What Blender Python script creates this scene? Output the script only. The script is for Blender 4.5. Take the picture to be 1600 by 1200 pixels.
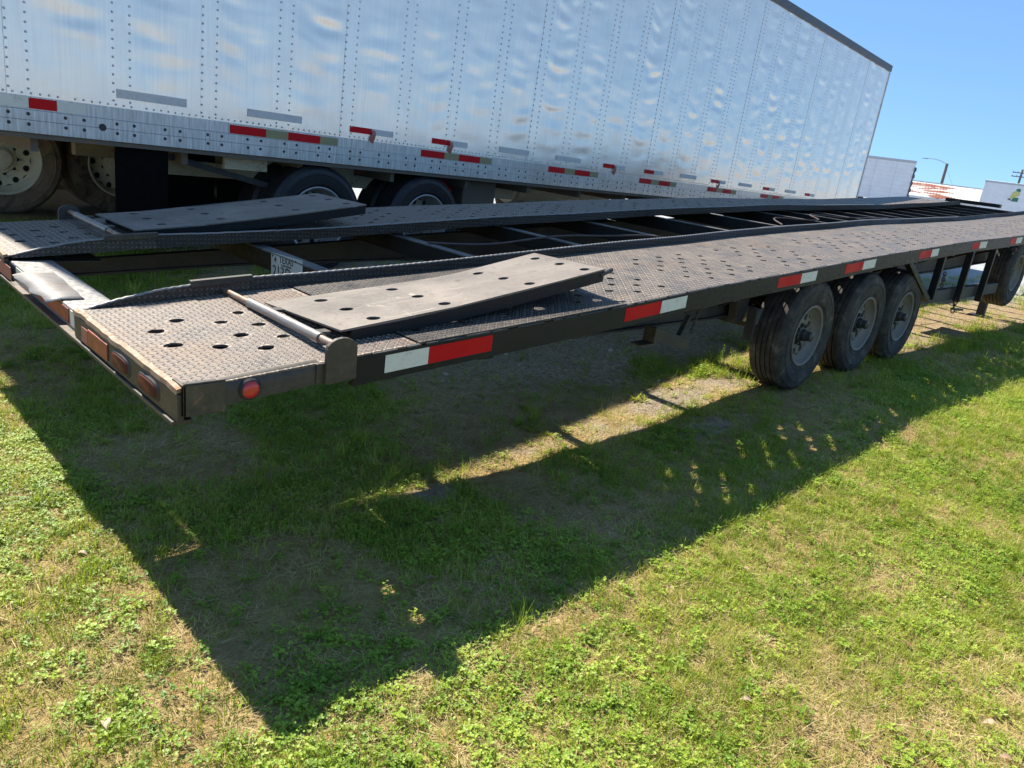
import bpy, bmesh, math, random
import numpy as np
from mathutils import Matrix, Vector, Euler
from mathutils.geometry import delaunay_2d_cdt
random.seed(7); rng = np.random.default_rng(11)
R = math.radians
scene = bpy.context.scene
for o in list(bpy.data.objects): bpy.data.objects.remove(o)

# ------------------------------------------------------------------ camera
cd = bpy.data.cameras.new('camera'); cam = bpy.data.objects.new('camera', cd); scene.collection.objects.link(cam)
cd.sensor_fit = 'HORIZONTAL'; cd.sensor_width = 36.0; cd.lens = 1170 / 1600 * 36.0
cd.clip_start = 0.02; cd.clip_end = 3000
CAM = (-4.938, -2.033, 1.345)
M = Matrix(((0.71155576, 0.1254961, -0.69133141), (-0.69095152, 0.30362095, -0.65604902), (0.1275711, 0.94449195, 0.30275495)))
cam.matrix_world = Matrix.Translation(CAM) @ M.to_4x4()
scene.camera = cam
scene.render.resolution_x = 1024; scene.render.resolution_y = 768

# ------------------------------------------------------------------ sky, sun, exposure
SUN_K = 0.86                                  # horizontal run per metre of drop, straight along -Y
world = bpy.data.worlds.new('World'); scene.world = world; world.use_nodes = True
wn = world.node_tree; wn.nodes.clear()
sky = wn.nodes.new('ShaderNodeTexSky'); sky.sky_type = 'NISHITA'; sky.sun_disc = False
sky.sun_elevation = math.atan(1 / SUN_K); sky.sun_rotation = R(0)
sky.air_density = 0.5; sky.dust_density = 0.0; sky.ozone_density = 4.0
bg = wn.nodes.new('ShaderNodeBackground'); bg.inputs[1].default_value = 0.15
wo = wn.nodes.new('ShaderNodeOutputWorld')
gam = wn.nodes.new('ShaderNodeGamma'); gam.inputs[1].default_value = 0.42      # evens the whole sky out from horizon to zenith
tint = wn.nodes.new('ShaderNodeMix'); tint.data_type = 'RGBA'; tint.blend_type = 'MULTIPLY'; tint.inputs[0].default_value = 1.0; tint.inputs[7].default_value = (0.67, 1.05, 1.48, 1)
wn.links.new(sky.outputs[0], gam.inputs[0]); wn.links.new(gam.outputs[0], tint.inputs[6]); wn.links.new(tint.outputs[2], bg.inputs[0]); wn.links.new(bg.outputs[0], wo.inputs[0])
sd = bpy.data.lights.new('sun', 'SUN'); sd.energy = 4.25; sd.angle = R(0.53); sd.color = (1.0, 0.94, 0.84)
sun = bpy.data.objects.new('sun', sd); scene.collection.objects.link(sun)
sun.rotation_euler = (-math.atan(SUN_K), 0, 0); sun.location = (0, 20, 24)
scene.view_settings.view_transform = 'Standard'; scene.view_settings.look = 'None'
scene.view_settings.exposure = 1.28; scene.view_settings.gamma = 1.0

# ------------------------------------------------------------------ material helpers
class NT:
    def __init__(s, name):
        s.m = bpy.data.materials.new(name); s.m.use_nodes = True; s.t = s.m.node_tree
        s.t.nodes.clear()
        s.out = s.t.nodes.new('ShaderNodeOutputMaterial')
        s.b = s.t.nodes.new('ShaderNodeBsdfPrincipled'); s.link(s.b.outputs[0], s.out.inputs[0])
    def link(s, a, b): s.t.links.new(a, b)
    def n(s, typ, **kw):
        nd = s.t.nodes.new(typ)
        for k, v in kw.items(): setattr(nd, k, v)
        return nd
    def set(s, inp, v):
        if hasattr(v, 'links') or hasattr(v, 'is_linked'): s.link(v, inp)
        else: inp.default_value = v
    def coord(s, which='Object'): return s.n('ShaderNodeTexCoord').outputs[which]
    def pos(s): return s.n('ShaderNodeNewGeometry').outputs['Position']
    def mapping(s, vec, scale=(1, 1, 1), rot=(0, 0, 0)):
        m = s.n('ShaderNodeMapping'); s.link(vec, m.inputs[0]); m.inputs['Scale'].default_value = scale; m.inputs['Rotation'].default_value = rot
        return m.outputs[0]
    def noise(s, vec, scale, detail=4, rough=0.55, dist=0.0):
        n = s.n('ShaderNodeTexNoise'); s.link(vec, n.inputs['Vector'])
        n.inputs['Scale'].default_value = scale; n.inputs['Detail'].default_value = detail
        n.inputs['Roughness'].default_value = rough; n.inputs['Distortion'].default_value = dist
        return n.outputs['Fac']
    def ramp(s, fac, stops, interp='LINEAR'):
        r = s.n('ShaderNodeValToRGB'); s.link(fac, r.inputs[0]); cr = r.color_ramp; cr.interpolation = interp
        while len(cr.elements) < len(stops): cr.elements.new(0.5)
        for e, (p, c) in zip(cr.elements, stops):
            e.position = p; e.color = (c, c, c, 1) if isinstance(c, (int, float)) else (*c, 1)
        return r.outputs[0]
    def mix(s, fac, a, b, mode='MIX'):
        m = s.n('ShaderNodeMix', data_type='RGBA', blend_type=mode)
        for i, v in ((0, fac), (6, a), (7, b)):
            if isinstance(v, tuple): v = (*v, 1) if len(v) == 3 else v
            s.set(m.inputs[i], v)
        return m.outputs[2]
    def math(s, op, a, b=0.0, c=0.0):
        m = s.n('ShaderNodeMath', operation=op)
        s.set(m.inputs[0], a); s.set(m.inputs[1], b); s.set(m.inputs[2], c)
        return m.outputs[0]
    def bump(s, height, strength=0.5, dist=0.01, normal=None):
        b = s.n('ShaderNodeBump'); s.link(height, b.inputs['Height']); b.inputs['Strength'].default_value = strength; b.inputs['Distance'].default_value = dist
        if normal is not None: s.link(normal, b.inputs['Normal'])
        return b.outputs[0]
    def P(s, **kw):
        names = {'color': 'Base Color', 'rough': 'Roughness', 'metal': 'Metallic', 'normal': 'Normal', 'spec': 'Specular IOR Level', 'emit': 'Emission Color', 'emits': 'Emission Strength', 'coat': 'Coat Weight', 'trans': 'Transmission Weight'}
        for k, v in kw.items():
            if isinstance(v, tuple) and len(v) == 3: v = (*v, 1)
            s.set(s.b.inputs[names[k]], v)
        return s.m

def tread_height(nt, vec, a, b, cell):
    """raised lozenge pattern of tread plate, in the plane of axes a and b"""
    sp = nt.n('ShaderNodeSeparateXYZ'); nt.link(vec, sp.inputs[0])
    # rotate 45 deg so that the lozenges lie along the two diagonals
    u = nt.math('MULTIPLY', sp.outputs[a], 1 / cell); v = nt.math('MULTIPLY', sp.outputs[b], 1 / cell)
    fu = nt.math('FLOOR', u); fv = nt.math('FLOOR', v)
    lu = nt.math('SUBTRACT', nt.math('FRACT', u), 0.5); lv = nt.math('SUBTRACT', nt.math('FRACT', v), 0.5)
    par = nt.math('MODULO', nt.math('ABSOLUTE', nt.math('ADD', fu, fv)), 2.0)
    sg = nt.math('SUBTRACT', nt.math('MULTIPLY', par, 2.0), 1.0)
    lv2 = nt.math('MULTIPLY', lv, sg)
    p = nt.math('MULTIPLY', nt.math('ADD', lu, lv2), 0.7071); q = nt.math('MULTIPLY', nt.math('SUBTRACT', lu, lv2), 0.7071)
    e = nt.math('ADD', nt.math('POWER', nt.math('DIVIDE', p, 0.47), 2.0), nt.math('POWER', nt.math('DIVIDE', q, 0.155), 2.0))
    mr = nt.n('ShaderNodeMapRange', interpolation_type='SMOOTHSTEP'); nt.link(e, mr.inputs[0])
    mr.inputs[1].default_value = 1.25; mr.inputs[2].default_value = 0.35; mr.inputs[3].default_value = 0; mr.inputs[4].default_value = 1
    return mr.outputs[0]

def mat_deck(name, a=0, b=1, dark=0.0, cell=0.022, rust=0.15, strength=0.9):
    nt = NT(name); c = nt.coord()
    big = nt.noise(c, 1.7, 5, 0.6, 0.3); mid = nt.noise(c, 7, 6, 0.65); fine = nt.noise(c, 60, 4, 0.6)
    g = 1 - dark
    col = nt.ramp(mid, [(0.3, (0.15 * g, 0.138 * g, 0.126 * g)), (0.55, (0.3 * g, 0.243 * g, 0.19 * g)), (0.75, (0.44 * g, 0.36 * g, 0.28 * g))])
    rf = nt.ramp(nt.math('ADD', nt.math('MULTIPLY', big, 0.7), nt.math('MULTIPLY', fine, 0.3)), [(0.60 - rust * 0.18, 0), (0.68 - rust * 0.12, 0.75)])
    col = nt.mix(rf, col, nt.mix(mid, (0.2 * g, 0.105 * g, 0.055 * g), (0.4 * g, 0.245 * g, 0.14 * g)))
    h = tread_height(nt, c, a, b, cell)
    worn = nt.math('MULTIPLY', h, nt.ramp(fine, [(0.35, 0.15), (0.65, 0.75)]))
    col = nt.mix(worn, col, (0.46 * g, 0.405 * g, 0.345 * g))
    grime = nt.math('MULTIPLY', nt.math('SUBTRACT', 1.0, h), nt.ramp(fine, [(0.3, 0.95), (0.75, 0.4)]))
    col = nt.mix(grime, col, (0.06 * g, 0.046 * g, 0.034 * g))
    hh = nt.math('ADD', h, nt.math('MULTIPLY', fine, 0.25))
    rough = nt.ramp(mid, [(0.3, 0.42), (0.7, 0.68)])
    return nt.P(color=col, rough=rough, metal=0.25, normal=nt.bump(hh, strength, 0.006))

def mat_paint(name, col, dust=(0.16, 0.13, 0.1), amt=0.35, rough=0.5, rustamt=0.0, metal=0.0, scale=1.0):
    nt = NT(name); c = nt.coord()
    a = nt.noise(c, 3 * scale, 5, 0.65, 0.5); f = nt.noise(c, 40 * scale, 4, 0.65); s = nt.noise(nt.mapping(c, (1.2, 1.2, 14)), 4 * scale, 3, 0.6)
    d = nt.math('MULTIPLY', nt.ramp(nt.math('ADD', nt.math('MULTIPLY', a, 0.6), nt.math('MULTIPLY', f, 0.4)), [(0.42, 0), (0.72, 1)]), amt)
    col2 = nt.mix(d, col, dust)
    col2 = nt.mix(nt.math('MULTIPLY', nt.ramp(s, [(0.5, 0), (0.8, 1)]), amt * 0.5), col2, tuple(x * 0.55 for x in dust))
    if rustamt > 0:
        rf = nt.ramp(nt.math('ADD', nt.math('MULTIPLY', a, 0.5), nt.math('MULTIPLY', f, 0.5)), [(0.62 - 0.2 * rustamt, 0), (0.68 - 0.14 * rustamt, 1)])
        col2 = nt.mix(rf, col2, nt.mix(f, (0.13, 0.05, 0.022), (0.36, 0.17, 0.07)))
    rr = nt.ramp(f, [(0.3, max(0.05, rough - 0.12)), (0.7, min(1, rough + 0.18))])
    return nt.P(color=col2, rough=rr, metal=metal, normal=nt.bump(f, 0.18, 0.004))

MAT = {}
MAT['black'] = mat_paint('black_painted_steel', (0.012, 0.0122, 0.0125), amt=0.07, rough=0.45)
MAT['black'].node_tree.nodes['Principled BSDF'].inputs['Specular IOR Level'].default_value = 0.22
MAT['dusty_lit_top'] = mat_paint('dusty_lit_black_steel', (0.05, 0.05, 0.05), dust=(0.26, 0.24, 0.21), amt=0.8, rough=0.6)  # dust plus a sunlit tone in the colour, for cross member tops
MAT['black_dusty'] = mat_paint('dusty_black_steel', (0.025, 0.024, 0.022), dust=(0.17, 0.14, 0.1), amt=0.4, rough=0.6)
MAT['rear_steel'] = mat_paint('weathered_rear_steel', (0.032, 0.028, 0.021), dust=(0.19, 0.14, 0.075), amt=0.6, rough=0.55, rustamt=0.3)
MAT['rust_lip'] = mat_paint('rusty_edge_steel', (0.24, 0.17, 0.11), dust=(0.33, 0.23, 0.14), amt=0.6, rough=0.65, rustamt=0.6, metal=0.2)
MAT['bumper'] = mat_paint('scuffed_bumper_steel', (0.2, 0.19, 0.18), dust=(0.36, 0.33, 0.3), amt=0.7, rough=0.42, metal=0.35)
MAT['deck'] = mat_deck('tread_plate_deck', cell=0.03)
MAT['deck_rear'] = mat_deck('rusty_tread_plate', rust=0.95, strength=0.35)
MAT['deck_mid'] = mat_deck('walked_tread_plate', rust=0.3, strength=1.0, cell=0.028)
MAT['deck_dark'] = mat_deck('greasy_tread_plate', dark=0.55, rust=0.1)  # deck plate in a darker tone
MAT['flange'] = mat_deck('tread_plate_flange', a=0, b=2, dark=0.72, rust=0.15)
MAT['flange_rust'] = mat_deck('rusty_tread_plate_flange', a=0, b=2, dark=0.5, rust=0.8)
nt = NT('worn_ramp_plate'); c = nt.coord()
a_ = nt.noise(c, 2.5, 6, 0.65, 0.4); f_ = nt.noise(nt.mapping(c, (3, 14, 3)), 6, 5, 0.6); s_ = nt.noise(c, 90, 3, 0.6)
col = nt.ramp(a_, [(0.3, (0.085, 0.073, 0.062)), (0.48, (0.15, 0.128, 0.107)), (0.7, (0.225, 0.19, 0.158))])
col = nt.mix(nt.ramp(f_, [(0.55, 0), (0.75, 0.55)]), col, (0.2, 0.125, 0.078))
col = nt.mix(nt.ramp(nt.noise(c, 5, 3, 0.5, 1.5), [(0.66, 0), (0.72, 0.8)]), col, (0.33, 0.28, 0.22))
scr = nt.noise(nt.mapping(c, (1.2, 30, 3), (0, 0, 0.12)), 3, 4, 0.7)
col = nt.mix(nt.ramp(scr, [(0.6, 0), (0.7, 0.7)]), col, (0.42, 0.38, 0.33))
col = nt.mix(nt.ramp(nt.noise(c, 14, 6, 0.75, 0.8), [(0.58, 0), (0.66, 0.8)]), col, (0.09, 0.062, 0.045))
MAT['ramp'] = nt.P(color=col, rough=nt.ramp(s_, [(0.3, 0.45), (0.7, 0.7)]), metal=0.25, normal=nt.bump(nt.math('ADD', nt.math('MULTIPLY', a_, 0.7), nt.math('MULTIPLY', s_, 0.3)), 0.3, 0.006))
MAT['rod'] = mat_paint('rusty_hinge_rod', (0.3, 0.23, 0.18), dust=(0.36, 0.27, 0.2), amt=0.5, rough=0.45, rustamt=0.7, metal=0.35, scale=3)
MAT['sleeve'] = mat_paint('bare_steel_sleeve', (0.3, 0.28, 0.255), dust=(0.2, 0.15, 0.11), amt=0.8, rough=0.4, rustamt=0.25, metal=0.5, scale=3)

nt = NT('dusty_tyre_rubber'); c = nt.coord()
f_ = nt.noise(c, 9, 6, 0.7, 0.4); g_ = nt.noise(c, 70, 3, 0.6)
col = nt.ramp(f_, [(0.34, (0.026, 0.023, 0.02)), (0.56, (0.062, 0.053, 0.041)), (0.76, (0.19, 0.16, 0.115))])
MAT['tyre'] = nt.P(color=col, rough=0.75, spec=0.3, normal=nt.bump(g_, 0.25, 0.004))
nt = NT('clean_black_tyre'); c = nt.coord()
col = nt.ramp(nt.noise(c, 8, 5, 0.7), [(0.4, (0.009, 0.009, 0.01)), (0.75, (0.026, 0.024, 0.023))])
MAT['tyre_black'] = nt.P(color=col, rough=0.55, normal=nt.bump(nt.noise(c, 80, 3), 0.2, 0.004))
nt = NT('mud_caked_tyre'); c = nt.coord()
f_ = nt.noise(c, 5, 6, 0.7, 0.6)
col = nt.ramp(f_, [(0.34, (0.05, 0.043, 0.036)), (0.46, (0.2, 0.14, 0.085)), (0.7, (0.34, 0.24, 0.145))])
MAT['tyre_mud'] = nt.P(color=col, rough=0.9, normal=nt.bump(nt.noise(c, 35, 5), 0.6, 0.01))
MAT['rim'] = mat_paint('dusty_grey_wheel_steel', (0.17, 0.15, 0.12), dust=(0.27, 0.215, 0.15), amt=0.7, rough=0.55, metal=0.15, scale=2)
MAT['rim_cream'] = mat_paint('dusty_cream_wheel_steel', (0.78, 0.7, 0.5), dust=(0.45, 0.35, 0.21), amt=0.4, rough=0.55, scale=1.5)
MAT['rim_alu'] = mat_paint('dull_aluminium_wheel', (0.38, 0.37, 0.36), dust=(0.4, 0.37, 0.32), amt=0.4, rough=0.35, metal=0.7)
MAT['cream'] = mat_paint('rust_flecked_cream_paint', (0.5, 0.42, 0.27), dust=(0.22, 0.17, 0.1), amt=0.7, rough=0.6, rustamt=0.25)
MAT['hub'] = mat_paint('black_hub', (0.03, 0.028, 0.026), amt=0.35, rough=0.4)
def simple(name, col, rough=0.5, metal=0.0, var=0.25, scale=20, **kw):
    nt = NT(name); c = nt.coord(); f = nt.noise(c, scale, 5, 0.65)
    col2 = nt.ramp(f, [(0.3, tuple(x * (1 - var) for x in col)), (0.7, tuple(min(1, x * (1 + var)) for x in col))])
    return nt.P(color=col2, rough=rough, metal=metal, **kw)
def mat_tape(name, col, dirt=0.3):
    nt = NT(name); c = nt.coord(); f = nt.noise(c, 26, 5, 0.7); g = nt.noise(c, 4, 3)
    hx = nt.n('ShaderNodeTexVoronoi'); nt.link(c, hx.inputs[0]); hx.inputs['Scale'].default_value = 260
    d = nt.math('MULTIPLY', nt.ramp(f, [(0.5, 0), (0.75, 1)]), dirt)
    col2 = nt.mix(d, col, (0.2, 0.17, 0.12)); col2 = nt.mix(nt.math('MULTIPLY', hx.outputs['Distance'], 0.25), col2, tuple(x * 0.6 for x in col))
    cr = nt.noise(nt.mapping(c, (2, 1, 1)), 9, 6, 0.75, 1.2); col2 = nt.mix(nt.ramp(cr, [(0.64, 0), (0.7, dirt + 0.25)]), col2, tuple(x * 0.35 for x in col))
    return nt.P(color=col2, rough=nt.ramp(g, [(0.3, 0.4), (0.7, 0.65)]), spec=0.15)
MAT['tape_red'] = mat_tape('red_reflective_tape', (0.56, 0.006, 0.009), 0.05)
MAT['tape_white'] = mat_tape('white_reflective_tape', (0.74, 0.72, 0.6), 0.35)
MAT['tape_faded'] = mat_tape('faded_red_tape', (0.42, 0.16, 0.12), 0.5)
MAT['tape_tan'] = mat_tape('yellowed_reflective_tape', (0.33, 0.29, 0.15), 0.4)
MAT['residue'] = mat_tape('grey_tape_residue', (0.66, 0.63, 0.58), 0.4)
MAT['amber'] = simple('amber_lens', (0.075, 0.013, 0.005), 0.6, var=0.4, spec=0.2)
MAT['redlens'] = simple('red_lens', (0.5, 0.02, 0.025), 0.22, var=0.3, coat=0.5)
MAT['dullred'] = simple('faded_red_lens', (0.3, 0.055, 0.03), 0.45, var=0.4)
MAT['gasket'] = simple('black_rubber_gasket', (0.02, 0.02, 0.02), 0.6)
MAT['flapmetal'] = mat_paint('bent_scuffed_strip', (0.27, 0.255, 0.235), dust=(0.17, 0.13, 0.095), amt=0.9, rough=0.55, rustamt=0.15, metal=0.1, scale=3)
MAT['plate'] = simple('licence_plate_white', (0.45, 0.47, 0.45), 0.4, var=0.12)
MAT['ink'] = simple('black_ink', (0.015, 0.015, 0.018), 0.5)
MAT['chain'] = mat_paint('rusty_chain', (0.12, 0.1, 0.09), amt=0.5, rough=0.5, metal=0.5, rustamt=0.3)
MAT['cable'] = simple('brown_rubber_cable', (0.085, 0.055, 0.045), 0.5)

# aluminium siding
nt = NT('brushed_aluminium_siding'); c = nt.coord()
st = nt.noise(nt.mapping(c, (9, 9, 0.25)), 6, 5, 0.65); sc = nt.noise(nt.mapping(c, (0.6, 0.6, 26)), 3, 3, 0.6); f_ = nt.noise(c, 2.2, 4, 0.6)
col = nt.ramp(st, [(0.25, (0.83, 0.74, 0.635)), (0.75, (0.98, 0.88, 0.76))])
col = nt.mix(nt.ramp(f_, [(0.45, 0), (0.8, 0.22)]), col, (0.56, 0.57, 0.57))
wav = nt.math('ADD', nt.noise(nt.mapping(c, (2.2, 1, 8)), 2.0, 3, 0.5, 0.6), nt.math('MULTIPLY', sc, 0.06))
MAT['alu'] = nt.P(color=col, rough=nt.ramp(nt.noise(c, 3, 3), [(0.3, 0.19), (0.7, 0.26)]), metal=0.56, normal=nt.bump(wav, 0.08, 0.006))
nt = NT('streaked_aluminium_rail'); c = nt.coord()
st = nt.noise(nt.mapping(c, (11, 1, 0.7)), 5, 5, 0.7); f_ = nt.noise(c, 1.4, 4, 0.6)
col = nt.ramp(st, [(0.3, (0.36, 0.34, 0.3)), (0.6, (0.66, 0.635, 0.59)), (0.8, (0.76, 0.74, 0.69))])
col = nt.mix(nt.ramp(f_, [(0.5, 0), (0.75, 0.5)]), col, (0.36, 0.31, 0.22))
MAT['alurail'] = nt.P(color=col, rough=0.42, metal=0.6)
MAT['rivet'] = simple('aluminium_rivet', (0.42, 0.43, 0.45), 0.4, metal=0.7)
MAT['bolt'] = simple('dark_bolt', (0.035, 0.03, 0.028), 0.6)
MAT['toprail'] = simple('dark_grey_top_rail', (0.07, 0.072, 0.078), 0.5)
MAT['underside'] = mat_paint('brown_underside', (0.13, 0.105, 0.075), amt=0.4, rough=0.7, rustamt=0.2)
MAT['flap'] = simple('black_mud_flap', (0.006, 0.006, 0.006), 0.95, spec=0.04)
MAT['whitebox'] = simple('white_box_panel', (0.66, 0.67, 0.69), 0.45, var=0.08, scale=2)
MAT['greytrim'] = simple('grey_trim', (0.4, 0.41, 0.43), 0.5)
MAT['wood'] = simple('weathered_pole_wood', (0.13, 0.105, 0.085), 0.85, var=0.4)
MAT['lampmetal'] = simple('grey_lamp_metal', (0.3, 0.32, 0.34), 0.5)
MAT['green'] = simple('green_print', (0.02, 0.17, 0.1), 0.5)
MAT['yellow'] = simple('yellow_print', (0.5, 0.47, 0.16), 0.5)
MAT['greyprint'] = simple('pale_grey_print', (0.45, 0.44, 0.45), 0.5)
nt = NT('rusting_metal_roof'); c = nt.coord()
mask = nt.noise(nt.mapping(c, (0.16, 0.55, 0.55), (0, 0, 0.5)), 1.6, 6, 0.6, 0.3)
sp = nt.n('ShaderNodeSeparateXYZ'); nt.link(c, sp.inputs[0])
gr = nt.n('ShaderNodeMapRange'); nt.link(sp.outputs[0], gr.inputs[0]); gr.inputs[1].default_value = 8.5; gr.inputs[2].default_value = 4.0; gr.inputs[3].default_value = -0.25; gr.inputs[4].default_value = 0.03
rf = nt.ramp(nt.math('ADD', mask, gr.outputs[0]), [(0.5, 0), (0.56, 1)])
MAT['roof'] = nt.P(color=nt.mix(rf, (0.66, 0.65, 0.6), (0.27, 0.09, 0.045)), rough=0.6)

# ------------------------------------------------------------------ mesh helpers
COL = scene.collection
class MB:
    def __init__(s): s.v = []; s.f = []
    def add(s, v, f):
        o = len(s.v); s.v += [tuple(p) for p in v]; s.f += [tuple(i + o for i in q) for q in f]; return s
    def box(s, x0, x1, y0, y1, z0, z1):
        v = [(x, y, z) for z in (z0, z1) for y in (y0, y1) for x in (x0, x1)]
        return s.add(v, [(0, 2, 3, 1), (4, 5, 7, 6), (0, 1, 5, 4), (2, 6, 7, 3), (0, 4, 6, 2), (1, 3, 7, 5)])
    def hexa(s, p):          # 8 points, bottom loop then top loop
        return s.add(p, [(3, 2, 1, 0), (4, 5, 6, 7), (0, 1, 5, 4), (1, 2, 6, 5), (2, 3, 7, 6), (3, 0, 4, 7)])
    def bar(s, a, b, w, h, up=(0, 0, 1)):   # rectangular bar from a to b
        a = Vector(a); b = Vector(b); d = (b - a).normalized(); sd_ = d.cross(Vector(up)).normalized(); u = sd_.cross(d)
        q = []
        for e in (a, b): q.append([e + sd_ * (i * w / 2) + u * (j * h / 2) for i, j in ((-1, -1), (1, -1), (1, 1), (-1, 1))])
        return s.add(q[0] + q[1], [(3, 2, 1, 0), (4, 5, 6, 7), (0, 1, 5, 4), (1, 2, 6, 5), (2, 3, 7, 6), (3, 0, 4, 7)])
    def tube(s, pts, r, n=8, cap=True):
        pts = [Vector(p) for p in pts]; rings = []; pu = None
        for i, p in enumerate(pts):
            d = (pts[min(i + 1, len(pts) - 1)] - pts[max(i - 1, 0)]).normalized()
            ref = Vector((0, 0, 1)) if abs(d.z) < 0.9 else Vector((1, 0, 0))
            a = d.cross(ref).normalized(); b = a.cross(d)
            rr = r[i] if isinstance(r, (list, tuple)) else r
            rings.append([p + a * (rr * math.cos(2 * math.pi * k / n)) + b * (rr * math.sin(2 * math.pi * k / n)) for k in range(n)])
        v = [q for g in rings for q in g]; f = []
        for i in range(len(pts) - 1):
            for k in range(n): f.append((i * n + k, i * n + (k + 1) % n, (i + 1) * n + (k + 1) % n, (i + 1) * n + k))
        if cap: f.append(tuple(range(n))); f.append(tuple((len(pts) - 1) * n + k for k in reversed(range(n))))
        return s.add(v, f)
    def lathe(s, prof, n=48, c=(0, 0, 0), close=False, axis='y'):   # prof: (r, y)
        v = []; f = []
        for r, y in prof:
            for k in range(n):
                a = 2 * math.pi * k / n
                v.append((c[0] + r * math.cos(a), c[1] + y, c[2] + r * math.sin(a)) if axis == 'y' else (c[0] + r * math.cos(a), c[1] + r * math.sin(a), c[2] + y))
        m = len(prof)
        for i in range(m if close else m - 1):
            j = (i + 1) % m
            for k in range(n): f.append((i * n + k, i * n + (k + 1) % n, j * n + (k + 1) % n, j * n + k))
        return s.add(v, f)
    def sweep(s, stations, prof, closed=True):   # stations: (x, y, z) offsets; prof: list of (dy, dz)
        v = []; f = []; m = len(prof)
        for (x, y, z) in stations:
            for dy, dz in prof: v.append((x, y + dy, z + dz))
        for i in range(len(stations) - 1):
            for k in range(m if closed else m - 1):
                f.append((i * m + k, i * m + (k + 1) % m, (i + 1) * m + (k + 1) % m, (i + 1) * m + k))
        if closed: f.append(tuple(range(m))); f.append(tuple((len(stations) - 1) * m + k for k in reversed(range(m))))
        return s.add(v, f)
    def mesh(s, name, mat, smooth=False):
        me = bpy.data.meshes.new(name); me.from_pydata([tuple(p) for p in s.v], [], s.f)
        if mat is not None: me.materials.append(MAT[mat] if isinstance(mat, str) else mat)
        bm = bmesh.new(); bm.from_mesh(me); bmesh.ops.recalc_face_normals(bm, faces=bm.faces); bm.to_mesh(me); bm.free()
        if smooth:
            me.polygons.foreach_set('use_smooth', [True] * len(me.polygons))
            if smooth != 'all': me.set_sharp_from_angle(angle=R(smooth if smooth is not True else 35))
        me.update(); return me
    def build(s, name, mat, parent=None, smooth=False, bevel=0.0, loc=None):
        o = bpy.data.objects.new(name, s.mesh(name, mat, smooth)); COL.objects.link(o)
        if parent is not None: o.parent = parent
        if loc is not None: o.location = loc
        if bevel:
            b = o.modifiers.new('bevel', 'BEVEL'); b.width = bevel; b.segments = 2; b.limit_method = 'ANGLE'; b.angle_limit = R(40)
        return o
def tag(o, label=None, cat=None, group=None, kind=None):
    if label: o['label'] = label
    if cat: o['category'] = cat
    if group: o['group'] = group
    if kind: o['kind'] = kind
    return o
def empty(name, loc=(0, 0, 0), rot=(0, 0, 0), parent=None):
    o = bpy.data.objects.new(name, None); COL.objects.link(o); o.location = loc; o.rotation_euler = rot; o.empty_display_size = 0.2
    if parent is not None: o.parent = parent
    return o
def inst(src, name, parent=None, loc=None):
    o = bpy.data.objects.new(name, src.data); COL.objects.link(o)
    if parent is not None: o.parent = parent
    o.location = loc if loc is not None else src.location
    o.rotation_euler = src.rotation_euler
    return o
def copy_tree(o, parent=None):
    c = o.copy(); COL.objects.link(c); c.parent = parent
    for ch in o.children: copy_tree(ch, c)
    return c
def text_mesh(txt, size, extrude=0.0004):
    cu = bpy.data.curves.new('txt', 'FONT'); cu.body = txt; cu.size = size; cu.align_x = 'CENTER'; cu.align_y = 'CENTER'; cu.extrude = extrude; cu.resolution_u = 3
    to = bpy.data.objects.new('txt', cu); COL.objects.link(to)
    bpy.context.view_layer.update()
    me = bpy.data.meshes.new_from_object(to.evaluated_get(bpy.context.evaluated_depsgraph_get()))
    bpy.data.objects.remove(to); bpy.data.curves.remove(cu)
    return me

# value noise for the ground
def vnoise(x, y, seed=0):
    r = np.random.default_rng(seed); tab = r.random((256, 256))
    xi = np.floor(x).astype(int); yi = np.floor(y).astype(int); fx = x - xi; fy = y - yi
    fx = fx * fx * (3 - 2 * fx); fy = fy * fy * (3 - 2 * fy)
    g = lambda a, b: tab[a % 256, b % 256]
    return (g(xi, yi) * (1 - fx) + g(xi + 1, yi) * fx) * (1 - fy) + (g(xi, yi + 1) * (1 - fx) + g(xi + 1, yi + 1) * fx) * fy
def fbm(x, y, seed=0, octv=4):
    t = 0; a = 0.5; s = 0
    for i in range(octv):
        t = t + a * vnoise(x * 2 ** i + 13.7 * i, y * 2 ** i + 7.1 * i, seed + i); s += a; a *= 0.5
    return t / s
def sstep(a, b, x):
    t = np.clip((x - a) / (b - a), 0, 1); return t * t * (3 - 2 * t)
GX = [-400, -8, -5, -4.1, -3, -2, -1, 0, 2.4, 6, 12, 400]; GZ = [-0.185, -0.185, -0.185, -0.18, -0.158, -0.14, -0.098, -0.02, -0.015, 0.01, 0.05, 0.05]
def ground_z(x, y):
    x = np.asarray(x, float); y = np.asarray(y, float)
    k = np.array([-0.5, -0.25, 0, 0.25, 0.5])
    b = sum(np.interp(x + d, GX, GZ) for d in k) / 5
    r = sstep(3.2, 6.4, y); b = b * (1 - r) + 0.09 * r
    near = np.exp(-((np.maximum(0, np.hypot(x + 1, y) - 9)) / 5) ** 2)
    lump = (fbm(x * 1.7, y * 1.7, 3) - 0.5) * 0.024 + (fbm(x * 7, y * 7, 9, 3) - 0.5) * 0.018
    flat = np.exp(-((x - 0.95) / 1.5) ** 4 - ((y - 0.1) / 0.5) ** 4)
    return b + lump * near * (1 - 0.85 * flat)
def gz(x, y): return float(ground_z(np.array([x]), np.array([y]))[0])

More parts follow.
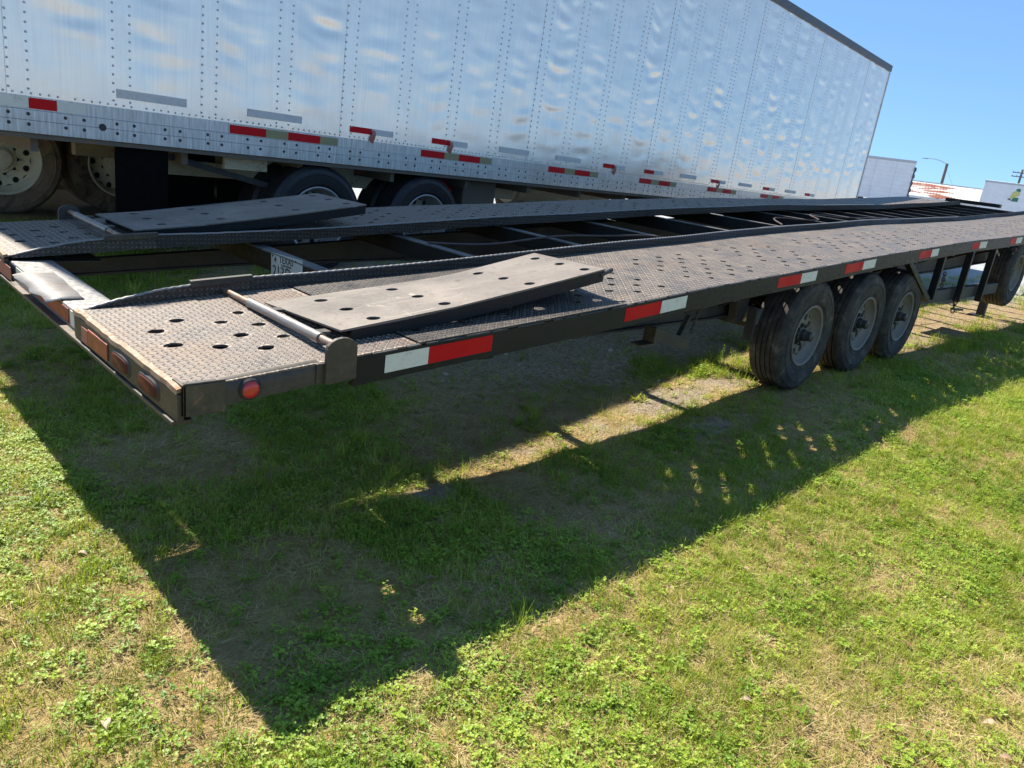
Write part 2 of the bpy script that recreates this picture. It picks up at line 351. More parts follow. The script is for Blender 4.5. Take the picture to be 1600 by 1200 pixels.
# surface zones (what the ground is made of at a place)
def blob(x, y, cx, cy, rx, ry, ang=0.0):
    c, s = math.cos(ang), math.sin(ang); dx = x - cx; dy = y - cy
    u = (dx * c + dy * s) / rx; v = (-dx * s + dy * c) / ry
    return np.exp(-(u * u + v * v))
def zones(x, y):
    n = fbm(x * 2.3, y * 2.3, 21); n2 = fbm(x * 0.9, y * 0.9, 31); n3 = fbm(x * 6, y * 6, 41)
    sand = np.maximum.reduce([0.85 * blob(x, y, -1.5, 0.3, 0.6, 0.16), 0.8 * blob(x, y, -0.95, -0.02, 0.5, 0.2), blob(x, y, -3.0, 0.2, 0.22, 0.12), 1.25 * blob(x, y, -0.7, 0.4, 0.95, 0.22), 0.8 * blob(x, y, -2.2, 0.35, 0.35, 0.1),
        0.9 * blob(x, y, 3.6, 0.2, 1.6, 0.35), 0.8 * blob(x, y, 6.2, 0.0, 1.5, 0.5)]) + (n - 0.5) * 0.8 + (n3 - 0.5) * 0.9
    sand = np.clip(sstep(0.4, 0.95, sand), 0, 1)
    gravel = sstep(0.45, 1.0, y + (n - 0.5) * 1.1) * sstep(-2.9, -1.2, x + (n2 - 0.5) * 1.6)
    gravel = np.maximum(gravel, sstep(0.15, 0.6, y + (n - .5) * .6) * sstep(4.0, 5.2, x + (n - 0.5)))
    gravel = np.maximum(gravel, sstep(-.05, .35, y + (n - .5) * .5) * sstep(2.6, 3.8, x + (n - .5)))
    gravel = np.maximum(gravel, sstep(4.5, 6, y) * sstep(-2.0, 0.5, x + n2))
    dry = np.maximum.reduce([0.55 * blob(x, y, -4.25, 0.25, 0.25, 0.7, 0.2), 0.8 * blob(x, y, -4.2, -0.42, 0.22, 0.25), 0.7 * blob(x, y, -2.75, -1.5, 0.45, 0.2, 0.5), 0.75 * blob(x, y, -2.6, 0.75, 0.8, 0.4), 0.7 * blob(x, y, -2.2, -0.35, 0.7, 0.25),
        0.7 * blob(x, y, -3.1, -0.75, 0.45, 0.12), 0.6 * blob(x, y, -1.8, -1.35, 0.5, 0.16), 0.55 * blob(x, y, 0.6, -0.75, 1.2, 0.25), 0.6 * blob(x, y, -1.6, 0.75, 0.9, 0.35), 0.5 * blob(x, y, -3.2, 0.35, 0.5, 0.3), 0.55 * blob(x, y, -1.6, -0.2, 0.7, 0.18), 0.5 * blob(x, y, -3.5, 1.2, 0.4, 0.6)]) + (n - 0.5) * 0.85 + (n3 - 0.5) * 0.5
    dry = np.clip(sstep(0.25, 0.65, dry), 0, 1)
    return sand, gravel, dry

# ------------------------------------------------------------------ ground sheet
def axis(lo, hi, step, far):
    core = list(np.arange(lo, hi + 1e-6, step)); a = []; d = step; x = lo
    while x > -far: d *= 1.28; x -= d; a.append(x)
    b = []; d = step; x = core[-1]
    while x < far: d *= 1.28; x += d; b.append(x)
    return np.array(a[::-1] + core + b)
gxs = axis(-6.0, 8.0, 0.035, 600); gys = axis(-2.6, 3.6, 0.035, 600)
XX, YY = np.meshgrid(gxs, gys, indexing='ij'); ZZ = ground_z(XX, YY)
nx, ny = len(gxs), len(gys)
me = bpy.data.meshes.new('ground')
idx = np.arange(nx * ny).reshape(nx, ny)
quads = np.stack([idx[:-1, :-1], idx[1:, :-1], idx[1:, 1:], idx[:-1, 1:]], -1).reshape(-1, 4)
me.vertices.add(nx * ny); me.vertices.foreach_set('co', np.stack([XX, YY, ZZ], -1).astype(np.float32).ravel())
me.loops.add(quads.size); me.loops.foreach_set('vertex_index', quads.ravel().astype(np.int32))
me.polygons.add(len(quads)); me.polygons.foreach_set('loop_start', (np.arange(len(quads)) * 4).astype(np.int32))
me.update(calc_edges=True); me.polygons.foreach_set('use_smooth', [True] * len(quads))
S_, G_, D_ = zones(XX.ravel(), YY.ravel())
lot = (sstep(-5.0, -7, YY) + sstep(3.5, 6.5, YY) * sstep(-3, 1, XX) + sstep(7, 9, XX) * sstep(0.3, 1.0, YY)).ravel().clip(0, 1)
ca = me.color_attributes.new('zone', 'FLOAT_COLOR', 'POINT')
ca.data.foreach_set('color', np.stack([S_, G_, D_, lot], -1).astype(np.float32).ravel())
nt = NT('lawn_soil'); p = nt.pos()
at = nt.n('ShaderNodeVertexColor', layer_name='zone'); sep = nt.n('ShaderNodeSeparateColor'); nt.link(at.outputs[0], sep.inputs[0])
n1 = nt.noise(p, 14, 6, 0.7); n2 = nt.noise(p, 75, 5, 0.7); n3 = nt.noise(nt.mapping(p, (40, 160, 40), (0, 0, 0.7)), 1, 4, 0.6, 1.2); n4 = nt.noise(p, 0.45, 5, 0.6)
soil = nt.ramp(n1, [(0.3, (0.25, 0.14, 0.05)), (0.55, (0.42, 0.265, 0.105)), (0.75, (0.52, 0.355, 0.16))])
thatch = nt.ramp(n3, [(0.35, (0.27, 0.18, 0.075)), (0.55, (0.48, 0.355, 0.165)), (0.7, (0.63, 0.495, 0.26))])
turf = nt.mix(nt.ramp(n4, [(0.35, 0), (0.65, 1)]), nt.mix(n2, (0.17, 0.19, 0.025), (0.28, 0.3, 0.05)), nt.mix(n2, (0.25, 0.22, 0.08), (0.37, 0.31, 0.14)))
base = nt.mix(nt.ramp(n1, [(0.35, 0.15), (0.65, 0.6)]), soil, turf)
base = nt.mix(nt.ramp(n1, [(0.4, 0.1), (0.6, 0.45)]), base, thatch)
base = nt.mix(sep.outputs[2], base, nt.mix(nt.ramp(n1, [(0.4, 0.3), (0.6, 0.8)]), soil, thatch))
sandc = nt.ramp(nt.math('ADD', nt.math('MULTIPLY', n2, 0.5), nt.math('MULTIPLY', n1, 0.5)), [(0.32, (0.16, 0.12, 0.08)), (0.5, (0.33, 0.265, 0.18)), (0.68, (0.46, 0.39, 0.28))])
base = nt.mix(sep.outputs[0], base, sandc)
vor = nt.n('ShaderNodeTexVoronoi'); nt.link(p, vor.inputs[0]); vor.inputs['Scale'].default_value = 55
grav = nt.mix(nt.ramp(vor.outputs['Color'], [(0.2, 0), (0.8, 1)]), (0.26, 0.18, 0.1), (0.45, 0.34, 0.2))
base = nt.mix(sep.outputs[1], base, grav)
base = nt.mix(at.outputs['Alpha'], base, nt.ramp(nt.noise(p, 1.5, 6, 0.65), [(0.3, (0.34, 0.345, 0.34)), (0.7, (0.46, 0.47, 0.47))]))
hgt = nt.math('ADD', nt.math('ADD', nt.math('MULTIPLY', n2, 0.5), nt.math('MULTIPLY', n1, 0.8)), nt.math('MULTIPLY', nt.math('SUBTRACT', 1.0, vor.outputs['Distance']), 0.3))
me.materials.append(nt.P(color=base, rough=0.95, spec=0.15, normal=nt.bump(hgt, 1.0, 0.03)))
g = bpy.data.objects.new('ground', me); COL.objects.link(g); tag(g, kind='structure')
g['label'] = 'patchy lawn with bare sandy strips and gravel under the trailers'
# ================================================================== car-hauler trailer
ZS = [-4.15, -2.08, 1.8, 3.3, 5.1, 6.5, 9.8]; ZV = [.567, .710, .968, 1.04, 1.105, 1.175, 1.355]
def zd(x, y=0.0):
    k = (-0.3, -0.15, 0, 0.15, 0.3)
    z = sum(float(np.interp(x + d, ZS, ZV, left=None)) for d in k) / 5 if -3.7 < x < 9.3 else float(np.interp(x, ZS, ZV))
    return z + 0.006 * math.sin(x * 2.1 + 0.6) * math.sin(x * 0.83)
XF = 9.8
tr = empty('car_hauler_trailer', (0, 0, 0))
tag(tr, 'long black triple-axle car hauler trailer with perforated tread plate runways, parked on the grass', 'trailer')

# ---- side rails
def stations(x0, x1, step=0.2, dz=0.0, y=0.0):
    n = max(2, int((x1 - x0) / step) + 1); return [(x, y, zd(x) + dz) for x in np.linspace(x0, x1, n)]
prof = [(0, 0), (.055, 0), (.055, -.008), (.009, -.010), (.009, -.088), (.03, -.090), (.03, -.1), (0, -.1)]
MB().sweep(stations(-3.57, XF, dz=-.007), prof).build('side_rail', 'black', tr)
MB().sweep(stations(-4.1, XF, dz=-.007, y=2.9), [(-a, b) for a, b in prof][::-1]).build('side_rail', 'black', tr)
# ragged welded edge along the top of the near rail
mb = MB(); x = -3.5
while x < 6:
    L = random.uniform(.05, .22); h = random.uniform(.001, .0045)
    mb.sweep([(x, .0, zd(x) - .006), (x + L * .5, -.002, zd(x + L * .5) - .006), (x + L, .0, zd(x + L) - .006)], [(-.004, 0), (.012, 0), (.012, h + .004), (-.002, h + .002)]); x += L + random.uniform(0, .06)
tag(mb.build('weld_bead', 'black_dusty', tr), kind='stuff')

# ---- runway plates with flame-cut holes
def hole_loop(cx, cy, r, n=10, jit=0.18):
    ph = random.random() * 6.28
    return [(cx + r * (1 + random.uniform(-jit, jit)) * 1.12 * math.cos(ph + 2 * math.pi * k / n), cy + r * (1 + random.uniform(-jit, jit)) * math.sin(ph + 2 * math.pi * k / n)) for k in range(n)]
def cdt_plate(outer, holes, fz, thick=0.008):
    v = []; e = []; loops = []
    for L in [outer] + holes:
        o = len(v); v += L; loops.append(list(range(o, len(v)))); e += [(o + i, o + (i + 1) % len(L)) for i in range(len(L))]
    res = delaunay_2d_cdt([Vector(q) for q in v], e, [], 0, 1e-6)
    vv, ff, orig = res[0], res[2], res[3]
    hc = [(np.mean([q[0] for q in h]), np.mean([q[1] for q in h]), max(math.hypot(q[0] - h[0][0], q[1] - h[0][1]) for q in h)) for h in holes]
    used = {}
    for vi, src in enumerate(orig):
        for s_ in src: used[s_] = vi
    hid = {}
    for hi, L in enumerate(loops[1:]):
        for s_ in L: hid[used[s_]] = hi
    faces = []
    for f in ff:
        hs = {hid.get(i, -1) for i in f}
        if len(hs) == 1 and -1 not in hs: continue
        faces.append(tuple(f))
    P3 = [fz(q[0], q[1]) for q in vv]; n = len(P3)
    mb = MB(); allv = P3 + [(a, b, c - thick) for a, b, c in P3]
    sk = []
    for L in loops:
        ids = [used[i] for i in L]
        for i in range(len(ids)): a, b = ids[i], ids[(i + 1) % len(ids)]; sk.append((a, b, b + n, a + n))
    mb.v = allv; mb.f = faces + sk
    return mb
def runway_holes(x0, x1, cols, y_of):
    H = []; k0 = math.ceil((x0 + 4.005 + .05) / .114); k1 = math.floor((x1 + 4.005 - .05) / .114)
    for k in range(k0, k1 + 1):
        xx = -4.005 + k * .114
        for j, yy in enumerate(cols):
            if (j + k) % 2 == 0: continue
            if xx > -3.5 and (k % 9 in (4, 5)): continue
            if xx < -3.5 and yy < .2: continue
            if random.random() < 0.03: continue
            H.append(hole_loop(xx + random.uniform(-.008, .008), y_of(yy) + random.uniform(-.006, .006), random.uniform(.021, .0255) if xx < -3.5 else random.uniform(.018, .022)))
    return H
COLS = [.14, .225, .306, .395, .479, .573, .662]
def plate_outer(x0, x1, y0, y1):
    n = max(3, int((x1 - x0) / .15)); xs = np.linspace(x0, x1, n)
    return [(x, y0 + (random.uniform(-.004, .004))) for x in xs] + [(x, y1) for x in xs[::-1]]
breaks = [-4.14, -3.3, -2.09, .42, 2.9, 5.3, 7.7, XF]
for i in range(len(breaks) - 1):
    x0, x1 = breaks[i], breaks[i + 1]
    for side in (0, 1):
        yof = (lambda t: t) if side == 0 else (lambda t: 2.9 - t)
        y0, y1 = (0.0, .95) if side == 0 else (2.0, 2.9)
        lift = .004 * (i == 1); gp = .003 if i < 2 else .0004
        HOLES = runway_holes(x0, x1, COLS, yof)
        mb = cdt_plate(plate_outer(x0 + gp, x1 - (.003 if i < 2 else gp), y0 + .004, y1 - .004), HOLES, lambda a, b: (a, b, zd(a) + lift))
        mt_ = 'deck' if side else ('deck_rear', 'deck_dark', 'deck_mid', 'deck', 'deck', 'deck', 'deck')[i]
        pl = mb.build('deck_plate', mt_, tr)
        if side == 0 and i < 2:      # raised lozenges of the tread plate as real relief
            hc = np.array([(np.mean([q[0] for q in h]), np.mean([q[1] for q in h])) for h in HOLES]) if HOLES else np.zeros((0, 2))
            ce = .022; tv = []; tf = []
            for ix in range(math.ceil(x0 / ce), math.floor(x1 / ce) - 1):
                for iy in range(1, int(.935 / ce)):
                    X_, Y_ = (ix + .5) * ce, (iy + .5) * ce
                    if len(hc) and np.min((hc[:, 0] - X_) ** 2 + (hc[:, 1] - Y_) ** 2) < .033 ** 2: continue
                    sg = 1 if abs(ix + iy) % 2 == 1 else -1
                    d0, d1 = .7071, .7071 * sg; hl, hw, hh_ = ce * .46, ce * .125, .0022; z_ = zd(X_) + lift; sl = (zd(X_ + .02) - zd(X_ - .02)) / .04; o_ = len(tv)
                    for (l, w_, q) in ((-1, 0, 0), (-.5, -1, 0), (.5, -1, 0), (1, 0, 0), (.5, 1, 0), (-.5, 1, 0), (-.5, 0, 1), (.5, 0, 1)):
                        dx = l * hl * d0 - w_ * hw * d1; dy = l * hl * d1 + w_ * hw * d0
                        tv.append((X_ + dx, Y_ + dy, z_ + sl * dx + (hh_ if q else -.0004)))
                    tf += [(o_ + a, o_ + b, o_ + c_, o_ + d_) if d_ is not None else (o_ + a, o_ + b, o_ + c_) for a, b, c_, d_ in ((0, 1, 6, None), (1, 2, 7, 6), (2, 3, 7, None), (3, 4, 7, None), (4, 5, 6, 7), (5, 0, 6, None))]
            tm = MB(); tm.v = tv; tm.f = tf; tb = tm.build('tread', mt_, pl); tag(tb, kind='stuff')
# raised edge of the overlapping plate ahead of the near ramp
MB().sweep([(-2.1, y, zd(-2.09) + .004 + random.uniform(0, .003)) for y in np.linspace(.02, .93, 3)], [(0, 0), (0, .006)], False)

MB().box(-4.12, -3.615, .06, .94, .53, .534).build('belly_plate', 'rear_steel', tr)
MB().box(-4.12, -3.73, 2.01, 2.84, .53, .534).build('belly_plate', 'rear_steel', tr)
# ---- inner flanges (bent-up tread plate edge)
def flange(y, sgn, x0, x1, name, mat, hfun, step=.08):
    mb = MB(); st = np.arange(x0, x1 + .001, step); v = []; f = []
    for i, x in enumerate(st):
        h = hfun(x) + (0.0022 * math.sin(i * 2.9) + random.uniform(-.001, .001) if hfun(x) > .03 else 0)
        wob = .006 * math.sin(x * 1.9 + y) + .003 * math.sin(x * 5.3)
        z = zd(x)
        v += [(x, y - sgn * .004, z - .014), (x, y + sgn * .006 + wob * .3, z - .014), (x, y + sgn * .006 + wob, z + h), (x, y - sgn * .002 + wob, z + h)]
    for i in range(len(st) - 1):
        for k in range(4): f.append((i * 4 + k, i * 4 + (k + 1) % 4, i * 4 + 4 + (k + 1) % 4, i * 4 + 4 + k))
    f += [(0, 1, 2, 3), tuple(len(v) - 4 + k for k in (3, 2, 1, 0))]
    mb.add(v, f); return mb.build(name, mat, tr, smooth=True)
hf = lambda x: float(np.interp(x, [-4.12, -4.0, -3.85, -3.6, -3.4, -3.2], [.001, .024, .044, .055, .053, .047]))
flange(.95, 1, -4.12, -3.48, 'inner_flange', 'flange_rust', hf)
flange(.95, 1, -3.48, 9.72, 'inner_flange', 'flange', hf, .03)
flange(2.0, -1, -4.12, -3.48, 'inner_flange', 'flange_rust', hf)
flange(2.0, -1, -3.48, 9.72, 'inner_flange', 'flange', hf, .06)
def sunlit_edge(y, x0, x1, step):  # pale strip on the flange top, its colour stands in for sunlight
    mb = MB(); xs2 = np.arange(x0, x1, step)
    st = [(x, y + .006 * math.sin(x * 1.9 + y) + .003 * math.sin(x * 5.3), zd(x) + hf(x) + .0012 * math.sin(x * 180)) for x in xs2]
    mb.sweep(st, [(-.005, -.002), (.009, -.002), (.008, .0035), (-.004, .0035)]); mb.build('sunlit_edge', 'bumper', tr, smooth=40)
sunlit_edge(.95, -4.1, 6.0, .0125); sunlit_edge(1.994, -4.1, 6.0, .05)
for y, s in ((.95, 1), (2.0, -1)):
    MB().sweep([(x, y, zd(x)) for x in (-3.73, -3.6, -3.47)], [(-s * .012, .04), (s * .014, .04), (s * .014, .068), (-s * .012, .068)]).build('ramp_stop_angle', 'rear_steel', tr, bevel=.003)

# ---- rear end: bumper beam, rear face, lips
MB().box(-4.13, -3.955, .957, 1.993, .455, .545).build('bumper_beam', 'bumper', tr, bevel=.008)
MB().box(-4.152, -4.132, .0, .955, .468, .553).build('rear_face', 'rear_steel', tr, bevel=.004)
MB().box(-4.152, -4.132, 1.995, 2.9, .468, .553).build('rear_face', 'rear_steel', tr, bevel=.004)
MB().box(-4.16, -4.10, .02, 2.88, .452, .466).build('bottom_lip', 'rear_steel', tr, bevel=.003)
for y0, y1 in ((.0, .955), (1.995, 2.9)):
    mb = MB(); ys = np.linspace(y0, y1, 24)
    st = [(-4.16 + random.uniform(-.003, .003), y, random.uniform(-.002, .002)) for y in ys]
    v = []; f = []
    for (x, y, dz) in st: v += [(x + .006, y, .556 + dz), (x + .026 + random.uniform(0, .004), y, .566 + dz), (x + .024, y, .576 + dz * 1.5), (x + .008, y, .571 + dz)]
    for i in range(len(ys) - 1):
        for k in range(4): f.append((i * 4 + k, i * 4 + (k + 1) % 4, i * 4 + 4 + (k + 1) % 4, i * 4 + 4 + k))
    f += [(0, 1, 2, 3), tuple(len(v) - 4 + k for k in (3, 2, 1, 0))]
    mb.add(v, f).build('rear_lip', 'rust_lip', tr)
# side cover of the rear plate, folded down over the rail
mb = MB(); v = []; f = []
xs_ = np.linspace(-4.02, -3.70, 9)
prf = [(.03, .004), (.012, .001), (.002, -.008), (-.001, -.03), (-.001, -.072), (.01, -.074)]
for x in xs_:
    for dy, dz in prf: v.append((x, dy, zd(x) + dz + (.006 * (x + 3.86) if dz < -.02 else 0)))
for i in range(len(xs_) - 1):
    for k in range(len(prf) - 1): f.append((i * 6 + k, i * 6 + k + 1, i * 6 + 7 + k, i * 6 + 6 + k))
mb.add(v, f).build('rear_side_cover', 'rear_steel', tr, smooth=60)
mb = MB(); mb.box(-4.14, -4.015, -.012, .004, .486, .582).box(-4.14, -4.13, -.012, .07, .486, .582).box(-4.14, -4.015, -.012, -.004, .582, .588)
mb.build('corner_bracket', 'rear_steel', tr, bevel=.003)
MB().box(-4.125, -4.03, .006, .03, .5745, .578).build('corner_slot', 'gasket', tr)
# hinge bracket outside the rail
def bracket(y0, y1, sgn=1):
    pts = [(-3.69, .528), (-3.575, .538)] + [(-3.633 + .057 * math.cos(a), .645 + .038 * math.sin(a)) for a in np.linspace(0, math.pi, 9)]
    v = [(x, y0, z) for x, z in pts] + [(x, y1, z) for x, z in pts]; n = len(pts)
    f = [tuple(range(n)), tuple(reversed(range(n, 2 * n)))] + [(i, (i + 1) % n, n + (i + 1) % n, n + i) for i in range(n)]
    return MB().add(v, f)
bracket(-.024, -.008).build('hinge_bracket', 'rear_steel', tr, bevel=.002)
bracket(2.908, 2.924).build('hinge_bracket', 'rear_steel', tr, bevel=.002)
for y0, y1 in ((-.008, .02), (2.88, 2.908)):
    MB().box(-3.715, -3.572, y0, y1, .53, .598).build('hinge_block', 'rear_steel', tr, bevel=.003)

# ---- lights and tape at the rear
def oval(cx, cz, a, b, y0, y1, axis='x', n=20, flat=0.6):
    pts = []
    for k in range(n):
        t = 2 * math.pi * k / n; c, s = math.cos(t), math.sin(t)
        pts.append((a * math.copysign(abs(c) ** flat, c), b * math.copysign(abs(s) ** flat, s)))
    v = []
    for d in (y0, y1):
        k_ = 1.0 if d == y0 else .86
        for p_, q in pts: v.append((d, cx + p_ * k_, cz + q * k_) if axis == 'x' else (cx + p_ * k_, d, cz + q * k_))
    f = [tuple(range(n)), tuple(range(n, 2 * n))] + [(i, (i + 1) % n, n + (i + 1) % n, n + i) for i in range(n)]
    return MB().add(v, f)
for y in (.215, .455, 2.9 - .215, 2.9 - .455):
    lm = empty('marker_light', (-4.152, y, .512), parent=tr)
    oval(0, 0, .088, .033, 0, -.006, flat=.55).build('gasket', 'gasket', lm, smooth=True)
    oval(0, 0, .077, .025, -.0055, -.0095, flat=.55).build('lens', 'amber', lm, smooth=True)
for y in (.68, 2.22):
    MB().box(-4.158, -4.152, y - .10, y + .10, .481, .541).build('rear_reflector', 'dullred', tr, bevel=.003)
def tape_x(y0, y1, z0, z1, m, x=-4.1545):
    MB().box(x, x + .003, y0, y1, z0, z1).build('reflective_tape', m, tr)
tape_x(.795, .865, .475, .53, 'tape_faded')
tape_x(.87, 1.07, .48, .538, 'tape_white', -4.134); tape_x(1.69, 1.87, .49, .538, 'tape_white', -4.134)
tape_x(1.875, 2.09, .475, .535, 'tape_faded')
tape_x(1.10, 1.66, .478, .535, 'dullred', -4.1335)
# bent strip of metal lying over the bumper
mb = MB(); v = []; f = []; n = 12
for i, y in enumerate(np.linspace(1.19, 1.72, n)):
    j = random.uniform(-.004, .004)
    v += [(-4.185 + j + .008 * math.sin(i * 1.3), y, .540 + .006 * math.sin(i * .9)), (-4.13, y, .552 + .002 * math.sin(i)), (-4.05 + .05 * (y - 1.19) + j, y, .5495)]
for i in range(n - 1):
    for k in range(2): f.append((i * 3 + k, i * 3 + k + 1, i * 3 + 4 + k, i * 3 + 3 + k))
o = mb.add(v, f).build('bent_metal_strip', 'flapmetal', tr, smooth=50)
md = o.modifiers.new('solid', 'SOLIDIFY'); md.thickness = .003
# round tail light on the side
tl = empty('tail_light', (-3.937, -.002, .543), parent=tr)
oval(0, 0, .037, .036, 0, -.008, 'y', 24, 1.0).build('gasket', 'gasket', tl, smooth=True)
MB().lathe([(.001, -.016), (.012, -.0158), (.02, -.0145), (.026, -.011), (.028, -.006)], 24).build('lens', 'redlens', tl, smooth='all')
# side tape
def side_tape(x0, x1, m):
    mb = MB(); st = np.linspace(x0, x1, 5); v = []; f = []
    for x in st: v += [(x, -.0012, zd(x) - .018), (x, -.0012, zd(x) - .083 if x < -2 else zd(x) - .082)]
    for i in range(4): f.append((i * 2, i * 2 + 1, i * 2 + 3, i * 2 + 2))
    mb.add(v, f).build('reflective_tape', m, tr)
side_tape(-3.445, -3.255, 'tape_white'); side_tape(-3.254, -2.94, 'tape_red')
for a, b, c in ((-2.096, -1.81, -1.588), (-.612, -.309, -.09), (.347, .652, .874), (1.791, 2.083, 2.26), (3.217, 3.461, 3.695), (4.584, 4.822, 5.061), (5.9, 6.14, 6.37), (7.25, 7.5, 7.72)):
    side_tape(a, b - .001, 'tape_red'); side_tape(b, c, 'tape_white')
ml = empty('side_marker_light', (4.86, -.004, .955), parent=tr)
oval(0, 0, .05, .026, .02, -.004, 'y', flat=.7).build('gasket', 'gasket', ml); oval(0, 0, .04, .019, -.004, -.016, 'y', flat=.7).build('lens', 'amber', ml, smooth=True)

# ---- fold-over ramps
UO = [0, .22, .33, .57, 1]; XO = [-3.54, -3.22, -3.06, -2.72, -2.116]; ZO = [.658, .688, .709, .755, .846]
UI = [0, .21, .40, .62, 1]; XI = [-3.52, -3.19, -2.9, -2.57, -1.98]; ZI = [.615, .642, .668, .70, .807]
def smi(u, a, b): return sum(float(np.interp(u + d, a, b)) for d in (-.05, 0, .05)) / 3 if .06 < u < .94 else float(np.interp(u, a, b))
def rp_near(u, v): return (smi(u, UO, XO) * (1 - v) + smi(u, UI, XI) * v, .14 + .6 * v, smi(u, UO, ZO) * (1 - v) + smi(u, UI, ZI) * v)
def rp_far(u, v): return (smi(u, UO, XO) + .012 * v, 2.76 - .6 * v, smi(u, UO, ZO) + .008 * v)
for name, rp, ysg in (('near', rp_near, 1), ('far', rp_far, -1)):
    ra = empty('loading_ramp', rp(0, .5), parent=tr); ox, oy, oz = rp(0, .5)
    loc = lambda u, v, dz=0: (rp(u, v)[0] - ox, rp(u, v)[1] - oy, rp(u, v)[2] - oz + dz)
    holes = []
    for u in (.125, .355, .69, .945):
        for v in (.13, .46, .81):
            holes.append([(u + .0185 * math.cos(t) * (1 + random.uniform(-.04, .04)), v + .046 * math.sin(t)) for t in np.linspace(0, 2 * math.pi, 16, endpoint=False)])
    us = np.linspace(0, 1, 24); outer = [(u, random.uniform(0, .006)) for u in us] + [(1, .33), (1, .66)] + [(u, 1) for u in us[::-1]] + [(0, .66), (0, .33)]
    cdt_plate(outer, holes, lambda u, v: loc(u, v), .007).build('ramp_plate', 'ramp', ra)
    for vv, nm in ((.0, 'side_channel'), (1.0, 'side_channel')):
        mb = MB(); v = []; f = []; i0 = .0 if vv else .035
        for u in np.linspace(i0, 1, 20):
            a = loc(u, vv + (.012 if vv == 0 else -.012)); b = loc(u, vv + (.03 if vv == 0 else -.03)); hh = .062
            v += [(a[0], a[1], a[2] - .008), (b[0], b[1], b[2] - .008), (b[0], b[1], b[2] - hh), (a[0], a[1], a[2] - hh)]
        for i in range(19):
            for k in range(4): f.append((i * 4 + k, i * 4 + (k + 1) % 4, i * 4 + 4 + (k + 1) % 4, i * 4 + 4 + k))
        f += [(0, 1, 2, 3), (79, 78, 77, 76)]
        mb.add(v, f).build(nm, 'black', ra)
    p = [loc(.985, .03), loc(.985, .97), loc(1, .97), loc(1, .03)]
    MB().hexa([(a, b, c - .06) for a, b, c in p] + [(a, b, c - .008) for a, b, c in p]).build('front_edge', 'black', ra)
    a = Vector(loc(1, .045, -.02))
    MB().tube([a + Vector((-.03, -.015 * ysg, -.012)), a + Vector((.06, -.01 * ysg, .012))], .011, 10).build('latch_pin', 'black_dusty', ra, smooth=True)
    if ysg > 0:
        r0 = Vector((-3.588, .938, .618)); r1 = Vector((-3.632, -.008, .645))
    else:
        r0 = Vector((-3.632, 2.012, .65)); r1 = Vector((-3.632, 2.908, .645))
    off = Vector((ox, oy, oz))
    MB().tube([r0 - off, r1 - off], .0125, 12).build('hinge_rod', 'rod', ra, smooth=True)
    a = r0.lerp(r1, .25); b = r0.lerp(r1, .86)
    MB().tube([a - off, b - off], .0185, 14).build('hinge_sleeve', 'sleeve', ra, smooth=True)
    for t in (.4, .78):
        q = r0.lerp(r1, t) - off; MB().box(q.x, q.x + .07, q.y - .02, q.y + .02, q.z - .006, q.z + .006).build('hinge_tab', 'rear_steel', ra, bevel=.002)

# ---- frame under the deck
def beam(y, name='main_beam'):
    top = lambda x: zd(x) - .145
    dep = lambda x: float(np.interp(x, [-4, -2.6, -.6, 3, 9], [.085, .11, .235, .26, .28]))
    st = np.linspace(-3.95, 9.6, 50)
    mb = MB(); w = .028
    for (fy0, fy1, a, b) in ((-w, w, 0, .012), (-.006, .006, .012, None), (-w, w, None, 0)):
        v = []; f = []
        for x in st:
            zt, zb = top(x), top(x) - dep(x)
            if b is None: z1, z0 = zt - .012, zb + .012
            elif a == 0: z1, z0 = zt, zt - .0119
            else: z1, z0 = zb + .0119, zb
            v += [(x, y + fy0, z0), (x, y + fy1, z0), (x, y + fy1, z1), (x, y + fy0, z1)]
        for i in range(len(st) - 1):
            for k in range(4): f.append((i * 4 + k, i * 4 + (k + 1) % 4, i * 4 + 4 + (k + 1) % 4, i * 4 + 4 + k))
        mb.add(v, f)
    mb.build(name, 'black_dusty', tr)
beam(.42); beam(2.48)
cx = [-2.915 + .975 * k for k in range(7)] + [3.6 + .62 * k for k in range(10)]
for x in cx:
    z = zd(x); mb = MB()
    mb.box(x - .026, x - .02, .06, 2.84, z - .14, z - .042).box(x - .0199, x + .05, .06, 2.84, z - .14, z - .134)
    cm = mb.build('cross_member', 'black', tr)
    MB().box(x - .03, x + .05, .06, 2.84, z - .0415, z - .035).build('top_flange', 'dusty_lit_top', cm)
# licence plate on the first cross member
lp = empty('licence_plate', (-2.943, 1.63, .546), (0, 0, 0), parent=tr); lp.rotation_euler = (R(-3), 0, 0)
MB().box(0, .002, -.17, .17, -.078, .078).build('plate_sheet', 'plate', lp, bevel=.002)
RT = Matrix(((0, 0, -1), (-1, 0, 0), (0, 1, 0))).to_4x4()
for txt, sz, yy, zz in (('TEXAS', .052, 0.0, .049), ('TOKEN TRAILER', .015, .0, .022), ('2', .09, .13, -.022), ('1', .09, .085, -.022), ('3', .09, .04, -.022), ('D', .09, -.02, -.022)):
    m_ = text_mesh(txt, sz); m_.transform(Matrix.Translation((-.0012, yy, zz)) @ RT); m_.materials.append(MAT['ink'])
    o = bpy.data.objects.new('lettering', m_); COL.objects.link(o); o.parent = lp
mb = MB(); pts = [(.017 * (1 if k % 2 == 0 else .42) * math.cos(math.pi * k / 5 + 1.57), .017 * (1 if k % 2 == 0 else .42) * math.sin(math.pi * k / 5 + 1.57)) for k in range(10)]
mb.add([(-.0012, .12 + a, .045 + b) for a, b in pts], [tuple(range(10))]).build('star_emblem', 'ink', lp)
